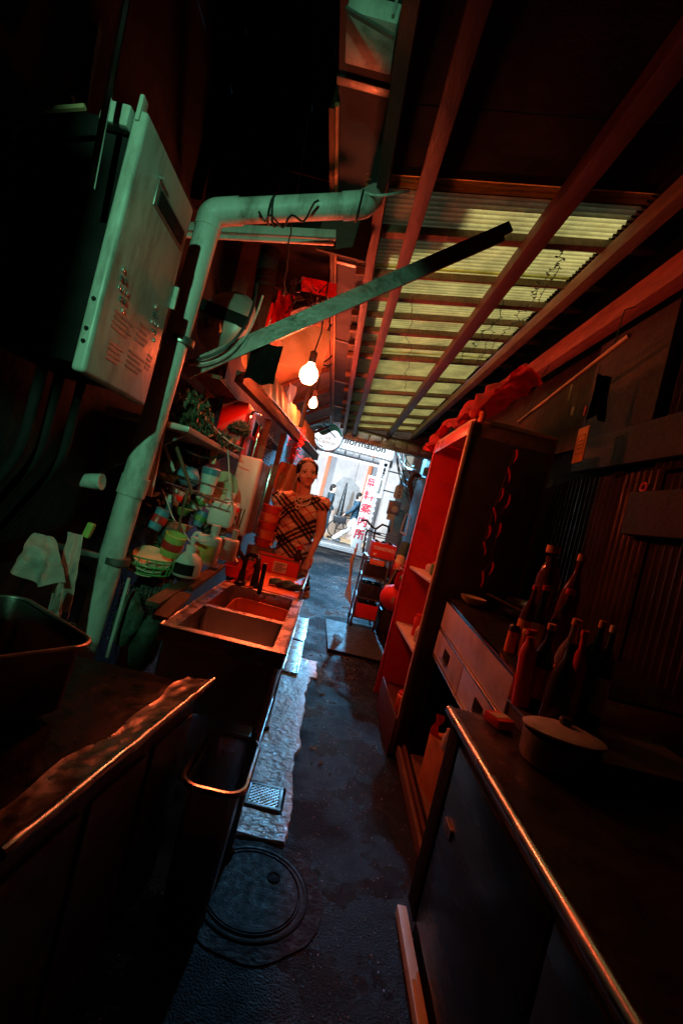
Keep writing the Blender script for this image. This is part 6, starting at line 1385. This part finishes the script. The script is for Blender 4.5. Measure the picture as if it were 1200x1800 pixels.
# ---- pedestrians
def ped(name_label, x, y, z, H, facing, suit, trousers, stride, armsw, bagm=None, jacket_len=.5):
    """figure in side view; facing +1 looks towards +x"""
    t = thing('person', name_label, 'person', (x,y,z)); f = facing; k = H/1.72
    def q(a, b, c): return V((x+a*f*k, y+b*k, z+c*k))
    bm = B(); hip = .88
    ball(bm, q(.02,0,1.61), (.085*k,.072*k,.105*k), 3); ball(bm, q(.045,0,1.56), (.06*k,.055*k,.075*k), 3); ball(bm, q(.108,0,1.59), (.02*k,.012*k,.018*k), 2)
    for s in (-1,1): ball(bm, q(.0,s*.074,1.59), (.016*k,.01*k,.028*k), 2)
    capsule(bm, q(.01,0,1.52), q(0,0,1.42), .05*k, .055*k); 
    for u in range(7): ball(bm, q(-.01+.01*u/6,0,1.42-.09*u), (.10*k,(.17-.02*u/6)*k,.075*k), 2)
    feet = []
    for s, st_ in ((-1,stride[0]),(1,stride[1])):
        kn = q(st_[0], s*.08, .47); an = q(st_[1], s*.085, .09+st_[2])
        capsule(bm, q(0,s*.085,hip), kn, .085*k, .06*k); capsule(bm, kn, an, .058*k, .038*k); capsule(bm, an+V((0,0,-.045*k)), an+V((.15*f*k,0,-.055*k)), .038*k, .032*k, 5); feet.append((kn,an,s))
    hands = []
    for s, aw in ((-1,armsw[0]),(1,armsw[1])):
        el = q(aw[0], s*.23, 1.12); wr = q(aw[1], s*.2, .92+aw[2]); capsule(bm, q(0,s*.19,1.38), el, .05*k, .04*k); capsule(bm, el, wr, .038*k, .027*k); hand(bm, wr, wr-el, s, .17*k, .5, (f,0,0)); hands.append(wr)
    remeshed('body', bm, .011, m_skin, t, 3)
    bm = B(); ball(bm, q(-.012,0,1.645), (.098*k,.086*k,.10*k), 3); ball(bm, q(-.045,0,1.59), (.068*k,.078*k,.09*k), 3); remeshed('hair', bm, .011, m_hair, t, 2)
    bm = B()
    for u in range(9): ball(bm, q(-.01,0,1.44-jacket_len*u/8-.02), (.125*k,(.205-.012*u/8)*k,.06*k), 2)
    for s, aw in ((-1,armsw[0]),(1,armsw[1])):
        el = q(aw[0], s*.23, 1.12); wr = q(aw[1], s*.2, .92+aw[2]); capsule(bm, q(0,s*.19,1.38), el, .075*k, .058*k); capsule(bm, el, el.lerp(wr,.9), .058*k, .046*k)
    remeshed('jacket', bm, .012, suit, t, 3, wr=.016)
    bm = B()
    for u in range(4): ball(bm, q(0,0,.95-.04*u), (.115*k,.165*k,.06*k), 2)
    for kn, an, s in feet: capsule(bm, q(0,s*.085,hip-.02), kn, .10*k, .085*k); capsule(bm, kn, an+V((0,0,.0)), .085*k, .075*k)
    remeshed('trousers', bm, .012, trousers, t, 3, wr=.018)
    for kn, an, s in feet:
        bm = B(); capsule(bm, an+V((-.03*f*k,0,-.05*k)), an+V((.17*f*k,0,-.058*k)), .043*k, .036*k, 6, (1,1)); remeshed('shoe', bm, .012, m_shoe, t, 2)
    bm = B(); ball(bm, q(.075,0,1.36), (.04*k,.06*k,.09*k), 2); mk('shirt', bm, m_whtp, t)
    bm = B(); box(bm, q(.085,-.075,1.605), q(.10,.075,1.625) if f > 0 else q(.10,.075,1.625), .0); mk('glasses', bm, m_plb, t)
    return t, hands
p1 = PY(579,900,14.3)
ped('man in a dark suit with glasses standing on the street', -.12, 14.3, SZ+.005, 1.74, 1, m_suit2, m_suit2, ((.03,.0,0),(-.02,-.03,0)), ((.0,.10,.02),(.03,.14,.05)), jacket_len=.55)
t_, hs_ = ped('walking person in navy blazer and wide white trousers', .72, 13.9, SZ+.005, 1.66, 1, m_suit, m_trou, ((.12,.16,0),(-.14,-.46,.06)), ((-.14,-.30,.06),(.10,.22,.03)), jacket_len=.55)
bg_ = thing('handbag', 'black handbag swinging behind the walking person', 'bag', (.33,13.85,.9))
c = V((.30,13.75,1.0)); bm = B(); box(bm, c+V((-.2,-.05,-.12)), c+V((.2,.05,.1)), .04, seg=3); mk('body', bm, m_leather, bg_)
bm = B(); tube(bm, [c+V((.13*cos(a),0,.09+.13*sin(a))) for a in [R(180*k/12) for k in range(13)]], .012, 8); mk('handle', bm, m_leather, bg_)
ps = thing('folded_parasol', 'tall folded black parasol standing across the street', 'parasol', (.28,15.6,SZ))
bm = B(); lathe(bm, [(0,2.0),(.03,1.98),(.06,1.6),(.12,.7),(.14,.55),(.02,.52),(.02,.0),(0,0)], (.28,15.6,SZ), 14); mk('canopy', bm, m_plb, ps)
bm = B(); lathe(bm, [(0,0),(.25,0),(.25,.06),(.04,.1),(0,.1)], (.28,15.6,SZ+.012), 20); mk('base', bm, m_concd, ps)
# bicycle leaning across the street
bc = thing('bicycle', 'bicycle parked against the pale facade', 'bicycle', (.75,17.0,SZ))
for x in (.3,1.25):
    bm = B(); tube(bm, [V((x+.3*cos(a),17.0,SZ+.33+.3*sin(a))) for a in [2*pi*k/30 for k in range(31)]], .02, 6, False); w_ = mk('wheel', bm, m_rub, bc)
    bm = B()
    for k in range(10): tube(bm, [V((x,17.0,SZ+.33)), V((x+.29*cos(k*.628),17.0,SZ+.33+.29*sin(k*.628)))], .004, 4)
    mk('spokes', bm, m_steel, w_, kind='stuff')
for a_, b_ in (((.3,.33),(.55,.8)),((.55,.8),(1.1,.85)),((.55,.8),(.72,.33)),((.72,.33),(1.12,.8)),((.3,.33),(.72,.33)),((1.25,.33),(1.08,1.0))):
    bm = B(); tube(bm, [V((a_[0],17.0,SZ+a_[1])), V((b_[0],17.0,SZ+b_[1]))], .018, 8); mk('frame_tube', bm, m_plb, bc)
bm = B(); box(bm, (.45,16.94,SZ+.88), (.7,17.06,SZ+.94), .02); mk('saddle', bm, m_leather, bc)
bm = B(); tube(bm, [V((1.05,16.75,SZ+1.05)),V((1.08,17.0,SZ+1.0)),V((1.05,17.25,SZ+1.05))], .015, 8); mk('handlebar', bm, m_plb, bc)
